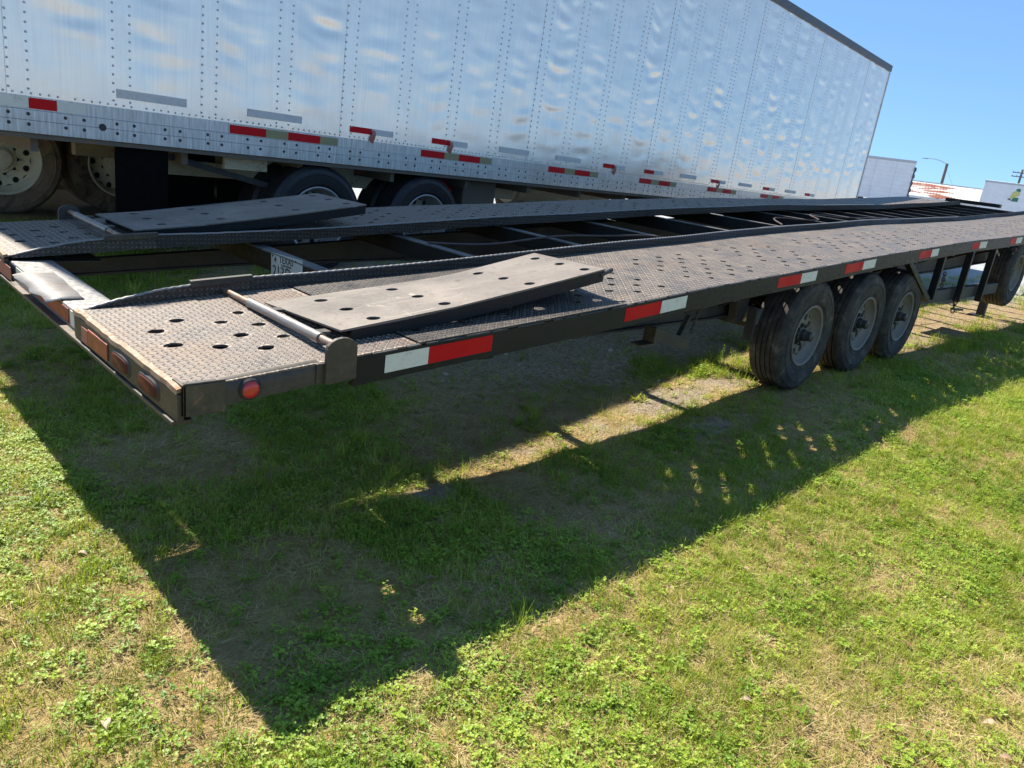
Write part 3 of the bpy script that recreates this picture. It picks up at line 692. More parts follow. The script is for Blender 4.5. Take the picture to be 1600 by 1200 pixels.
for y in (.15, -.1):
    MB().lathe([(.001, -.003), (.006, -.002), (.007, 0)], 8, (0, 0, 0)).build('plate_bolt', 'bolt', lp).matrix_local = Matrix.Translation((-.001, y, .062)) @ Matrix.Rotation(R(-90), 4, 'Z')
# front cross beams of the gooseneck
MB().box(9.9, 10.02, 1.45, 2.30, 1.372, 1.432).build('front_beam', 'black', tr, bevel=.006)
MB().box(9.86, 9.96, .95, 2.9, 1.28, 1.345).build('front_beam', 'black', tr, bevel=.006)
MB().box(9.8, 12.6, 1.3, 1.6, .98, 1.26).build('gooseneck_beam', 'black', tr, bevel=.01)
# cables lying over the cross members
def cable(pts, r=.007):
    P_ = [Vector(p) for p in pts]; out = []
    for i in range(len(P_) - 1):
        p0 = P_[max(i - 1, 0)]; p1 = P_[i]; p2 = P_[i + 1]; p3 = P_[min(i + 2, len(P_) - 1)]
        for k in range(6):
            t = k / 6; out.append(.5 * ((2 * p1) + (-p0 + p2) * t + (2 * p0 - 5 * p1 + 4 * p2 - p3) * t * t + (-p0 + 3 * p1 - 3 * p2 + p3) * t ** 3))
    out.append(P_[-1]); MB().tube(out, r, 6).build('wire_cable', 'cable', tr, smooth=True)
cable([(-1.94, 1.7, .69), (-1.5, 1.6, .70), (-.97, 1.5, .775), (-.5, 1.4, .80), (-.2, 1.25, .83), (.01, 1.1, .82), (.5, 1.25, .80), (.99, 1.15, .88), (1.4, 1.2, .93), (1.96, 1.25, .945)])
cable([(1.96, 1.3, .95), (2.4, 1.6, .98), (2.93, 1.4, 1.0), (3.4, 1.7, 1.03), (3.91, 1.5, 1.04), (4.88, 1.4, 1.08)])

# ---- axles, springs, hangers
WX = [.09, 1.07, 1.93]
for x in WX:
    zc = .39 + gz(x, .1)
    MB().tube([(x, .2, zc), (x, 2.7, zc)], .055, 12).build('axle', 'black_dusty', tr, smooth=True)
    for y in (.34, 2.56):
        mb = MB()
        for k in range(4):
            L = .40 - .07 * k
            mb.sweep([(x + L * t, y, zc + .065 + .012 * k + .075 * abs(t) ** 2) for t in np.linspace(-1, 1, 9)], [(-.022, 0), (.022, 0), (.022, .010), (-.022, .010)])
        mb.build('leaf_spring', 'black_dusty', tr)
        MB().box(x - .06, x + .06, y - .035, y + .035, zc - .075, zc - .058).build('spring_clamp', 'black_dusty', tr, bevel=.004)
for x in (-.38, .58, 1.5, 2.4):
    for y in (.34, 2.56):
        zt = zd(x) - .39; MB().hexa([(x - .05, y - .03, .42), (x + .05, y - .03, .42), (x + .05, y + .03, .42), (x - .05, y + .03, .42), (x - .1, y - .03, zd(x) - .14), (x + .1, y - .03, zd(x) - .14), (x + .1, y + .03, zd(x) - .14), (x - .1, y + .03, zd(x) - .14)]).build('spring_hanger', 'black_dusty', tr, bevel=.004)
# diagonal braces between rail and beam, short outriggers
for x in (-1.9, -.93, -.52, .05, 1.0, 1.95, 2.9, 3.9, 4.9, 5.9, 6.9):
    z = zd(x); MB().bar((x, .03, z - .085), (x, .40, z - .27), .05, .05).build('outrigger', 'black', tr)
# bracket with chain under the near rail
mb = MB(); mb.box(-1.60, -1.46, .21, .29, .392, .402).box(-1.49, -1.465, .21, .29, .402, .49)
mb.bar((-1.47, .25, .455), (-1.10, .25, .355), .06, .065).bar((-1.2, .25, .38), (-1.08, .27, .52), .03, .03)
mb.build('strap_bracket', 'rear_steel', tr, bevel=.003)
def chain(p0, p1, n, name='chain', r=.004):
    mb = MB(); p0 = Vector(p0); p1 = Vector(p1)
    for i in range(n):
        c_ = p0.lerp(p1, (i + .5) / n); L = (p1 - p0).length / n * .75
        d = (p1 - p0).normalized(); s_ = Vector((1, 0, 0)) if i % 2 else Vector((0, 1, 0))
        ring = [c_ + d * (L * math.cos(t)) + s_ * (L * .6 * math.sin(t)) for t in np.linspace(0, 2 * math.pi, 9)]
        mb.tube(ring, r, 5, False)
    return mb.build(name, 'chain', tr, smooth=True)
chain((-1.04, .24, .56), (-1.06, .25, .42), 7)
chain((3.35, .03, .52), (3.36, .03, .33), 5, r=.006); chain((3.36, .03, .36), (3.75, .05, .33), 6, r=.008); chain((3.0, .1, .72), (3.02, .1, .58), 5, r=.006)
MB().box(-.43, -.40, .18, .24, .33, .54).build('brake_chamber_bracket', 'black_dusty', tr)
MB().lathe([(.001, 0), (.055, 0), (.055, .11), (.001, .11)], 16, (-.28, .22, .47)).build('brake_chamber', 'rim_alu', tr, smooth=True)
# side ladder frame ahead of the wheels
def leg(x, zb, name='side_post'): MB().bar((x, .03, zd(x) - .1), (x + .0, .03, zb), .045, .06, (0, 1, 0)).build(name, 'black', tr, bevel=.003)
leg(2.52, .50); leg(3.36, .44); leg(4.15, .40)
MB().bar((1.66, .03, zd(1.66) - .1), (2.42, .03, .50), .05, .05, (0, 1, 0)).build('side_brace', 'black', tr, bevel=.003)
MB().box(2.40, 5.0, .07, .13, .445, .56).build('lower_side_rail', 'black_dusty', tr, bevel=.004)
MB().box(3.75, 4.55, .5, .95, .66, .96).build('tool_box', 'black', tr, bevel=.01)
for y in (.42, 2.48):
    MB().box(6.15, 6.29, y - .07, y + .07, .42, 1.0).build('landing_leg', 'black', tr, bevel=.006)
    o = MB().box(6.175, 6.265, y - .045, y + .045, gz(6.2, y) + .02, .42); o.box(6.1, 6.34, y - .12, y + .12, gz(6.2, y) - .005, gz(6.2, y) + .018); o.build('landing_foot', 'black_dusty', tr, bevel=.003)

# ---- wheels
def disc_holes(mb, r0, r1, y, n, hr, thick=.008, rc=None):
    """annular disc from r0 to r1 at depth y with n round holes"""
    rc = rc or (r0 + r1) / 2; cell = 2 * math.pi / n; nh = 12
    for k in range(n):
        a0 = k * cell; hole = []
        for j in range(nh):
            t = 2 * math.pi * j / nh; hole.append((a0 + hr / rc * math.sin(t), rc + hr * math.cos(t)))
        bnd = []
        for j in range(nh):
            t = 2 * math.pi * j / nh; sx, cy = math.sin(t), math.cos(t); m_ = max(abs(sx), abs(cy)); sx /= m_; cy /= m_
            bnd.append((a0 + sx * cell / 2, rc + cy * ((r1 - rc) if cy > 0 else (rc - r0))))
        pol = lambda a, r, yy: (r * math.sin(a), yy, r * math.cos(a))
        v = [pol(a, r, y) for a, r in bnd] + [pol(a, r, y) for a, r in hole] + [pol(a, r, y + thick * 3) for a, r in hole]
        f = [(j, (j + 1) % nh, nh + (j + 1) % nh, nh + j) for j in range(nh)] + [(nh + j, nh + (j + 1) % nh, 2 * nh + (j + 1) % nh, 2 * nh + j) for j in range(nh)]
        mb.add(v, f)
def tyre_mb(Rr, w, rb, grooves=4, gd=.009, n=72):
    pr = [(rb - .004, .03), (rb + .012, .012), (rb + (Rr - rb) * .2, .002), (rb + (Rr - rb) * .215, -.003), (rb + (Rr - rb) * .235, .0), (rb + (Rr - rb) * .38, -.006), (rb + (Rr - rb) * .6, -.010), (rb + (Rr - rb) * .615, -.0135), (rb + (Rr - rb) * .64, -.0135), (rb + (Rr - rb) * .655, -.0095), (rb + (Rr - rb) * .82, -.002), (rb + (Rr - rb) * .84, -.004), (rb + (Rr - rb) * .87, .001), (Rr * .975, .014), (Rr - .004, .024)]
    t0, t1 = .03, w - .03
    gw = .009; land = (t1 - t0) / (grooves + 1)
    y = t0; pr.append((Rr, y))
    for i in range(grooves):
        y = t0 + land * (i + 1); pr += [(Rr + .001, y - gw / 2), (Rr - gd, y - gw / 2 + .0015), (Rr - gd, y + gw / 2 - .0015), (Rr + .001, y + gw / 2)]
    pr += [(Rr, t1), (Rr * .975, w - .014), (rb + (Rr - rb) * .7, w + .006), (rb + .012, w - .012), (rb - .004, w - .03)]
    return MB().lathe(pr, n, close=True)
def make_wheel(parent, loc, Rr, w, rb, dish, hubr, hublen, nholes, hr, tm, rm, lugs=8, rotz=0.0, hm='hub', name='wheel', sub=True):
    wh = empty(name, loc, (0, 0, rotz), parent)
    tyre_mb(Rr, w, rb).build('tyre', tm, wh, smooth=30)
    mb = MB().lathe([(rb + .012, .012), (rb + .016, .004), (rb + .008, .0), (rb - .004, .006), (rb - .012, .03), (rb - .03, dish * .75), (rb - .05, dish)], 48)
    mb.lathe([(rb - .012, .03), (rb - .014, w * .5), (rb + .01, w - .02)], 48)
    disc_holes(mb, hubr * 1.35, rb - .05, dish, nholes, hr, rc=(hubr * 1.7 + rb - .05) / 2 + .012)
    mb.build('rim', rm, wh, smooth=30)
    MB().lathe([(.002, dish + .05), (rb - .03, dish + .05), (rb - .03, w - .03), (.002, w - .03)], 24).build('brake_drum', 'gasket', wh)
    hb = MB().lathe([(hubr * 1.36, dish + .002), (hubr * 1.3, dish - .012), (hubr, dish - .018), (hubr * .95, dish - hublen * .55), (hubr * .8, dish - hublen * .6), (hubr * .78, dish - hublen), (hubr * .6, dish - hublen - .006), (.002, dish - hublen - .006)], 24)
    for k in range(lugs):
        a = 2 * math.pi * (k + .5) / lugs; r_ = hubr * 1.62
        hb.lathe([(.012, .0), (.012, -.02), (.006, -.026), (.001, -.026)], 6, (r_ * math.sin(a), dish, r_ * math.cos(a)))
    hb.build('hub', hm, wh, smooth=40)
    return wh
w0 = None
for i, x in enumerate(WX):
    for side in (0, 1):
        loc = (x, .028, .39 + gz(x, .12)) if side == 0 else (x, 2.872, .39 + gz(x, 2.8))
        if w0 is None:
            w0 = make_wheel(tr, loc, .39, .235, .2, .062, .042, .085, 8, .025, 'tyre', 'rim'); wq = w0
        else:
            wq = copy_tree(w0, tr); wq.location = loc
        wq.rotation_euler = (0, random.uniform(0, 6), 0) if side == 0 else (0, random.uniform(0, 6), math.pi)
# spare wheel standing under the deck
sp_ = make_wheel(None, (5.45, .02, .67), .40, .24, .2, .062, .042, .03, 8, .025, 'tyre', 'rim', name='spare_wheel')
tag(sp_, 'spare wheel with worn black tyre hung under the deck at right edge', 'wheel')

# ================================================================== big aluminium box trailer
BA = R(3.85); bdv = Vector((math.cos(BA), math.sin(BA), 0)); blv = Vector((-math.sin(BA), math.cos(BA), 0))
c0 = Vector((CAM[0], CAM[1], 0)); rear = c0 + bdv * 1.35 + blv * 6.1
bt = empty('semi_trailer', rear, (0, R(.76), BA))
tag(bt, 'tall silver aluminium box semi-trailer with riveted side panels behind the car hauler', 'semi-trailer')
LB = 17.78; ZB0, ZR, ZT = 1.0, 1.238, 4.35
PW = 1.335; X0 = .345
seams = [X0 + PW * k for k in range(-1, 14)]; seams = [max(0.0, s) for s in seams if s < LB - .2] + [LB]
prs = np.random.default_rng(5)
for i in range(len(seams) - 1):
    a, b = seams[i], seams[i + 1]
    if b - a < .05: continue
    nu = max(6, int((b - a) / .03)); nv = 170
    U_ = np.linspace(0, 1, nu + 1); xx = (a + .0008 + (b - a - .0016) * U_)[:, None]; z = np.linspace(ZR, ZT - .12, nv + 1)[None, :]
    rel = (xx - X0) % PW; bay = (rel >= .667).astype(int); hb_ = rel - .667 * bay
    t = np.clip((hb_ - .115) / .552, 0, 1); env = np.where(hb_ > .115, np.sin(math.pi * t) ** .7, 0)
    bx_ = (i * 2 + bay) * 7.31 + 3.0                       # every bay between rivet lines buckles its own way
    amp = .6 + .8 * vnoise(bx_ + 0 * z, 0 * z + .5 + bx_ * .37, 17)
    sag = (-.03 + .15 * vnoise(bx_ * 1.7 + 0 * z, z * .6, 23)) * (1 - (2 * t - 1) ** 2)
    zz = z + sag + .05 * fbm(xx * 2.5 + bx_, z * 1.3, 29, 2)
    d = env * (.0022 + amp * (.0115 * (fbm(bx_ + t * 1.7 + .4 * np.sin(z * 2.3 + bx_), zz * 10.5, 101, 1) - .5) + .013 * (fbm(bx_ * 2 + t * 4.2, zz * 1.1, 111, 2) - .5) + .0022 * (fbm(bx_ + t * 2.6, zz * 19, 121, 1) - .5)))
    d = d * np.clip((z - ZR) / .7, .12, 1)
    d = d + .0007 * (fbm(xx * 5, z * .7, 131, 2) - .5)
    V3 = np.stack([xx + 0 * z, -d - .0012 * (i % 2), z + 0 * xx], -1).reshape(-1, 3); v = [tuple(q) for q in V3.tolist()]; f = []
    for iu in range(nu):
        for iv in range(nv):
            q = iu * (nv + 1) + iv; f.append((q, q + nv + 1, q + nv + 2, q + 1))
    MB().add(v, f).build('side_panel', 'alu', bt, smooth='all')
# rivets
mb = MB()
def dome(mb, x, y, z, r, h, n=6):
    v = [(x + r * math.cos(2 * math.pi * k / n), y, z + r * math.sin(2 * math.pi * k / n)) for k in range(n)] + [(x + .6 * r * math.cos(2 * math.pi * k / n), y - h, z + .6 * r * math.sin(2 * math.pi * k / n)) for k in range(n)]
    mb.add(v, [(k, (k + 1) % n, n + (k + 1) % n, n + k) for k in range(n)] + [tuple(range(n, 2 * n))])
xs_ = []
k = -1
while X0 + .667 * k < LB - .2:
    xs_ += [X0 + .667 * k + .012, X0 + .667 * k + .13]; k += 1
for x in xs_:
    if x < .03: continue
    z = ZR + .05
    while z < ZT - .15: dome(mb, x, -.003, z, .0085, .0045); z += .0595
x = .05
while x < LB - .05:
    dome(mb, x, -.003, ZR + .022 + random.uniform(-.002, .002), .008, .0045); x += .055 if random.random() > .1 else .11
tag(mb.build('rivet', 'rivet', bt), kind='stuff')
# bottom rail in three bands
MB().box(0, LB, -.004, .05, 1.153, ZR + .003).build('bottom_rail', 'alurail', bt, bevel=.002)
MB().box(0, LB, -.012, .05, 1.085, 1.152).build('bottom_rail', 'alurail', bt, bevel=.002)
MB().box(0, LB, -.014, .05, ZB0, 1.084).build('bottom_rail', 'alurail', bt, bevel=.002)
MB().box(0, LB, .004, .30, ZB0 - .035, ZB0 - .002).build('floor_edge', 'underside', bt)
mb = MB(); x = .345
while x < LB - .1:
    for dx in (0, .12):
        for z, y in ((1.125, -.0125), (1.058, -.0145)): dome(mb, x + dx + random.uniform(-.004, .004), y, z, .0125, .004, 8)
    x += .349
tag(mb.build('rail_bolt', 'bolt', bt), kind='stuff')
MB().lathe([(.001, 0), (.026, 0), (.026, .01)], 16, (.94, -.0155, 1.09)).build('drain_hole', 'bolt', bt)
# tape and tape residue
def btape(x0, x1, z0, z1, y, m, name='reflective_tape'): MB().box(x0, x1, y - .0016, y, z0, z1).build(name, m, bt)
btape(-.0, .47, 1.162, 1.232, -.0045, 'tape_white'); btape(.472, .645, 1.162, 1.232, -.0045, 'tape_red'); btape(.647, .83, 1.162, 1.232, -.0045, 'tape_white')
for k in range(7):
    a = 1.93 + 2.1 * k
    for j, (p_, q_, m_) in enumerate(((0, .33, 'tape_red'), (.332, .545, 'tape_tan'), (.547, .875, 'tape_red'), (.877, 1.07, 'tape_tan'))):
        btape(a + p_, a + q_, 1.158, 1.226, -.0045, m_)
half = {2, 3, 6, 7, 9, 11, 13}
for k in range(14):
    a = 1.046 + 1.04 * k; z0 = 1.30; e = random.uniform(-.01, .01)
    if k in half:
        btape(a, a + .26, z0, z0 + .055, -.0055, 'tape_red'); btape(a + .262, a + .52, z0, z0 + .055, -.0055, 'residue', 'tape_residue')
        if k in (2, 3, 6, 9):   # loose end hanging down
            mb = MB(); v = []; f = []
            for i in range(6):
                t = i / 5; v += [(a + .235 + .015 * math.sin(t * 5), -.008 - .012 * math.sin(t * 4), z0 + .05 - .11 * t), (a + .285 + .01 * math.sin(t * 4 + 1), -.008 - .02 * math.sin(t * 3), z0 + .04 - .12 * t)]
            for i in range(5): f.append((i * 2, i * 2 + 1, i * 2 + 3, i * 2 + 2))
            o = mb.add(v, f).build('loose_tape_end', 'tape_faded', bt, smooth='all')
    else:
        btape(a, a + .52, z0 + .01, z0 + .062 + e, -.0055, 'residue', 'tape_residue')
# top rail, roof, other walls
MB().box(-.01, LB + .03, -.03, .05, ZT - .13, ZT).build('top_rail', 'toprail', bt, bevel=.006)
MB().box(0, LB, .05, 2.55, ZT - .04, ZT - .012).build('roof', 'greytrim', bt)
MB().box(0, LB, 2.55, 2.6, ZB0, ZT).build('far_wall', 'whitebox', bt)
MB().box(LB - .03, LB + .02, .06, 2.54, ZB0, ZT - .05).build('front_wall', 'whitebox', bt)
MB().box(LB, LB + .035, -.02, .055, ZB0, ZT - .14).build('front_corner_post', 'alurail', bt, bevel=.01)
MB().box(.002, .05, .06, 2.54, ZB0, ZT - .05).build('rear_door', 'whitebox', bt)
MB().box(.3, LB - .2, .31, 2.3, ZB0 - .03, ZB0 - .003).build('floor', 'underside', bt)
for i in range(16):
    x = .5 + i * 1.08; MB().box(x, x + .05, .1, 2.5, ZB0 - .13, ZB0 - .036).build('floor_cross_member', 'underside', bt)
for y in (.62, 1.9): MB().box(1.4, 6.2, y - .05, y + .05, ZB0 - .26, ZB0 - .131).build('slider_rail', 'cream', bt, bevel=.004)
for y in (.25,): MB().bar((1.45, y, ZB0 - .07), (2.45, y, ZB0 - .27), .04, .05).build('flap_arm', 'black_dusty', bt)
MB().box(1.05, 1.45, .05, .07, .28, ZB0 - .04).build('mud_flap', 'flap', bt, bevel=.004)
MB().box(1.46, 2.2, .75, .77, .25, ZB0 - .05).build('mud_flap', 'flap', bt)  # added black sheet, stands in for the dark behind the flap
MB().box(2.2, 3.1, .66, .70, .4, ZB0 - .14).build('dark_backing_plate', 'flap', bt)  # added black backing, keeps the gap beside the tyres dark
MB().box(1.96, 2.36, .12, .16, ZB0 - .14, ZB0 - .04).build('slider_pin_bracket', 'cream', bt, bevel=.003)
MB().box(2.3, 3.6, .52, .60, ZB0 - .24, ZB0 - .04).build('suspension_hanger', 'cream', bt, bevel=.004)
MB().box(4.0, 4.6, .5, .58, ZB0 - .3, ZB0 - .04).build('suspension_hanger', 'cream', bt, bevel=.004)
MB().box(4.95, 5.5, .25, .55, .35, ZB0 - .05).build('air_tank_bracket', 'underside', bt, bevel=.01)
MB().tube([(4.65, .3, .93), (4.7, .24, .84), (4.8, .3, .80), (4.9, .4, .92)], .012, 6).build('brake_hose', 'tape_red', bt)
q0 = None
for x in (2.86, 4.22):
    MB().tube([(x, .1, .47), (x, 2.5, .47)], .065, 12).build('axle', 'underside', bt, smooth=True)
    for y, out in ((.03, True), (.36, False), (2.27, False), (2.57, True)):
        loc = (x, y, .46)
        if q0 is None: q0 = make_wheel(bt, loc, .505, .285, .30, .14, .10, .16, 10, .028, 'tyre_black', 'rim_alu', 10, hm='rim_alu'); wq = q0
        else: wq = copy_tree(q0, bt)
        wq.location = loc; wq.rotation_euler = (0, random.uniform(0, 6), 0 if y < 1 else math.pi)
for y in (.5, 2.1):
    MB().box(14.4, 14.55, y - .07, y + .07, .28, ZB0 - .04).build('landing_leg', 'underside', bt)
#__PART3__
# ================================================================== truck parked beyond the big trailer
tk = empty('box_truck', (-4.2, 6.95, .09))
tag(tk, 'dusty truck with cream steel wheels, seen under the silver semi-trailer', 'truck')
kt = None
for x, y in ((.99, -.40), (2.1, -.22), (8.75, -.05)):
    if kt is None: kt = make_wheel(tk, (x, y, .51), .515, .28, .315, .15, .11, .12, 10, .03, 'tyre_mud', 'rim_cream', 10, hm='rim_cream'); wq = kt
    else: wq = copy_tree(kt, tk)
    wq.location = (x, y, .51); wq.rotation_euler = (0, random.uniform(0, 6), 0)
    iw = copy_tree(kt, tk); iw.location = (x, y + .34, .51)
    fw = copy_tree(kt, tk); fw.location = (x, y + 2.3, .51); fw.rotation_euler = (0, 0, math.pi)
    MB().tube([(x, y + .1, .51), (x, y + 2.2, .51)], .07, 12).build('axle', 'underside', tk, smooth=True)
for y in (.45, 1.35): MB().box(-.6, 13, y, y + .09, .72, .95).build('chassis_rail', 'cream', tk, bevel=.005)
MB().box(-.8, 9.4, -.35, 2.05, 1.12, 3.55).build('cargo_box', 'whitebox', tk, bevel=.02)
for i in range(11): MB().box(-.5 + i * .95, -.42 + i * .95, -.3, 2.0, .96, 1.115).build('floor_cross_member', 'underside', tk)
MB().lathe([(.001, 0), (.28, 0), (.30, .03), (.30, 2.37), (.28, 2.4), (.001, 2.4)], 24, axis='y').build('fuel_tank', 'rim_cream', tk, smooth=30).matrix_local = Matrix.Translation((10.6, .12, .62)) @ Matrix.Rotation(R(-90), 4, 'Z') @ Matrix.Translation((0, -.1, 0)) @ Matrix.Rotation(R(180), 4, 'Z') @ Matrix.Translation((0, -.0, 0))
MB().box(7.4, 7.9, -.1, .3, .42, .95).build('battery_box', 'underside', tk, bevel=.01)
MB().box(10.9, 13.2, -.25, 2.0, .95, 2.9).build('cab', 'whitebox', tk, bevel=.12)
MB().box(13.0, 13.25, -.2, 1.95, .5, .95).build('front_bumper', 'greytrim', tk, bevel=.03)
for s in (-1, 1): MB().box(11.3, 12.3, .875 + s * 1.128 - .004, .875 + s * 1.128 + .004, 1.95, 2.6).build('side_window', 'flap', tk)

# ================================================================== things in the distance
CV = Vector((CAM[0], CAM[1], 0))
def polar(az, d): return CV + Vector((math.cos(R(az)), math.sin(R(az)), 0)) * d
def frame_at(az, d, name):   # local x runs to the right as seen from the yard, local y away
    return empty(name, (polar(az, d).x, polar(az, d).y, .05), (0, 0, R(az - 90)))
# white box trailer
wt = frame_at(18.53, 55, 'parked_box_trailer'); tag(wt, 'plain white box trailer parked behind the far end of the silver one', 'semi-trailer')
TOP = 3.5
MB().box(-12, 0, 0, 2.5, .95, TOP).build('box_body', 'whitebox', wt, bevel=.03)
for i in range(10): MB().box(-12 + i * 1.22, -11.985 + i * 1.22, -.008, .0, 1.0, TOP - .18).build('panel_seam', 'greytrim', wt)
for i in range(9): MB().box(-12, -.02, -.005, .0, 1.2 + i * .25, 1.207 + i * .25).build('panel_line', 'greytrim', wt)
MB().box(-12.05, .03, -.03, 2.53, TOP - .14, TOP + .02).build('top_rail', 'greytrim', wt)
MB().box(-.02, .09, .1, 2.4, 1.1, TOP - .35).build('rear_door', 'toprail', wt)
for i in range(5): MB().box(.0, .14, -.06, .0, 1.2 + i * .42, 1.42 + i * .42).build('door_hinge', 'toprail', wt)
for x in (-1.6, -2.9):
    for y in (.1, 2.1): MB().lathe([(.001, 0), (.28, 0), (.3, .03), (.5, .0), (.52, .04), (.52, .24), (.3, .28)], 24, (x, y, .52)).build('wheel', 'tyre_black', wt, smooth=30)
MB().box(-10.2, -10.05, .3, .45, 0, .95).build('landing_leg', 'underside', wt); MB().box(-10.2, -10.05, 2.05, 2.2, 0, .95).build('landing_leg', 'underside', wt)
# white box truck with green and yellow emblem
wb = frame_at(14.38, 70, 'white_delivery_truck'); tag(wb, 'white box truck with green and yellow emblem at the right edge', 'truck')
T2 = 3.36
MB().box(0, 6.5, 0, 2.4, .9, T2).build('cargo_box', 'whitebox', wb, bevel=.05)
MB().box(-.02, 6.5, -.02, 2.42, T2 - .16, T2 - .02).build('top_rail', 'greytrim', wb)
MB().box(-.02, .12, -.02, .1, .9, T2 - .17).build('corner_post', 'whitebox', wb, bevel=.02)
MB().box(6.6, 8.6, .1, 2.3, .6, 2.4).build('cab', 'whitebox', wb, bevel=.2)
MB().box(0, 8.2, .7, 1.7, .55, .88).build('chassis', 'underside', wb)
for x in (1.5, 7.6):
    for y in (.1, 2.1): MB().lathe([(.001, 0), (.24, 0), (.26, .03), (.44, .0), (.46, .04), (.46, .22), (.26, .25)], 24, (x, y, .46)).build('wheel', 'tyre_black', wb, smooth=30)
em = empty('emblem', (2.15, -.012, 2.52), parent=wb)
def poly(pts, name, mat, y=0):
    n = len(pts); MB().add([(a, y, b) for a, b in pts] + [(a, y + .008, b) for a, b in pts], [tuple(range(n)), tuple(range(2 * n - 1, n - 1, -1))] + [(i, (i + 1) % n, n + (i + 1) % n, n + i) for i in range(n)]).build(name, mat, em)
poly([(.16 + .16 * math.cos(t), .34 + .13 * math.sin(t)) for t in np.linspace(0, 6.28, 12, endpoint=False)], 'green_patch', 'green')
poly([(-.28, -.32), (-.2, .05), (-.12, .22), (.05, .28), (.3, .2), (.3, -.02), (.15, -.14), (.0, -.3)], 'yellow_patch', 'yellow', -.002)
poly([(-.12, -.5), (.3, -.5), (.32, -.2), (-.05, -.22)], 'green_patch', 'green', -.004)
poly([(-.38, -.38), (-.14, -.46), (-.14, -.36), (-.36, -.3)], 'dark_patch', 'toprail', -.001)
# building with rusting roof
bl = frame_at(18.9, 95, 'metal_roofed_building'); tag(bl, 'low building with white metal roof rusting at its left end', 'building')
RZ, EZ = 3.2, 1.62
MB().box(.2, 13.8, 1.0, 8, 0, EZ - .05).build('wall', 'whitebox', bl)
ro = MB().add([(0, .4, EZ), (14, .4, EZ), (14, 4.6, RZ), (0, 4.6, RZ), (14, 8.8, EZ), (0, 8.8, EZ)], [(0, 1, 2, 3), (3, 2, 4, 5)]).build('roof', 'roof', bl, loc=(0, 0, 0))
mb = MB()
for i in range(47): x = .1 + i * .3; mb.bar((x, .4, EZ + .015), (x, 4.6, RZ + .015), .04, .03)
tag(mb.build('roof_rib', 'roof', bl), kind='stuff')
MB().bar((0, 4.6, RZ + .04), (14, 4.6, RZ + .04), .3, .05).build('ridge_cap', 'roof', bl)
# street lamp
sl = frame_at(16.75, 110, 'street_lamp'); tag(sl, 'street lamp with curved arm on a wooden pole above the rusty roof', 'street lamp')
MB().tube([(0, 0, 0), (0, 0, 5.85)], [.2, .165], 10).build('pole', 'wood', sl, smooth=True)
MB().tube([(0, 0, 5.75), (-.8, 0, 6.1), (-1.6, 0, 6.22), (-2.3, 0, 6.2)], .045, 6).build('arm', 'lampmetal', sl, smooth=True)
MB().hexa([(-2.95, -.13, 6.1), (-2.25, -.1, 6.12), (-2.25, .1, 6.12), (-2.95, .13, 6.1), (-2.85, -.08, 6.2), (-2.25, -.06, 6.25), (-2.25, .06, 6.25), (-2.85, .08, 6.2)]).build('lamp_head', 'lampmetal', sl)
MB().tube([(.1, 0, 5.2), (1.8, 1, 2.6), (2.6, 1.5, 1.2)], .016, 5).build('guy_wire', 'lampmetal', sl)
# power pole
pp = frame_at(12.62, 150, 'power_pole'); tag(pp, 'wooden power pole with two crossarms at the right edge', 'power pole')
MB().tube([(0, 0, 0), (0, 0, 7.9)], [.22, .16], 10).build('pole', 'wood', pp, smooth=True)
for z in (7.35, 6.75):
    ca_ = MB().box(-1.3, 1.3, -.06, .06, z - .07, z + .07).build('crossarm', 'wood', pp)
    for x in (-1.2, -.55, .55, 1.2): MB().lathe([(.02, 0), (.07, .02), (.05, .12), (.07, .16), (.02, .22)], 8, (x, 0, z + .07), axis='z').build('insulator', 'lampmetal', ca_)

# ================================================================== plants
def mat_leaf(name, stops, trans=0.46, rough=0.55):
    nt = NT(name); oi = nt.n('ShaderNodeObjectInfo').outputs['Random']; p = nt.pos()
    n_ = nt.noise(p, 1.3, 3, 0.6); n2_ = nt.noise(p, 160, 2, 0.5)
    fac = nt.math('ADD', nt.math('MULTIPLY', oi, .55), nt.math('ADD', nt.math('MULTIPLY', nt.math('SUBTRACT', n_, .5), 1.1), nt.math('MULTIPLY', nt.math('SUBTRACT', n2_, .28), 1.0)))
    col = nt.ramp(fac, stops); nt.P(color=col, rough=rough, spec=0.35)
    tr_ = nt.n('ShaderNodeBsdfTranslucent'); nt.link(nt.mix(1.0, col, (1.0, 1.0, .55), 'MULTIPLY'), tr_.inputs[0])
    mx = nt.n('ShaderNodeMixShader'); mx.inputs[0].default_value = trans
    nt.link(nt.b.outputs[0], mx.inputs[1]); nt.link(tr_.outputs[0], mx.inputs[2]); nt.link(mx.outputs[0], nt.out.inputs[0])
    return nt.m
MAT['grass'] = mat_leaf('grass_blade', [(.1, (.15, .22, .02)), (.45, (.32, .41, .04)), (.7, (.46, .51, .08)), (.95, (.64, .56, .24))])
MAT['clover'] = mat_leaf('clover_leaf', [(.1, (.13, .23, .02)), (.5, (.3, .44, .045)), (.9, (.5, .57, .09))], .4, .45)
MAT['straw'] = mat_leaf('dry_straw', [(.15, (.3, .21, .085)), (.5, (.5, .385, .17)), (.9, (.68, .54, .28))], .2, .8)
MAT['weed'] = mat_leaf('broad_weed_leaf', [(.2, (.2, .28, .02)), (.8, (.34, .4, .04))], .35, .4)
MAT['deadleaf'] = mat_leaf('dead_leaf', [(.2, (.2, .09, .04)), (.55, (.36, .2, .1)), (.9, (.5, .36, .22))], .2, .7)
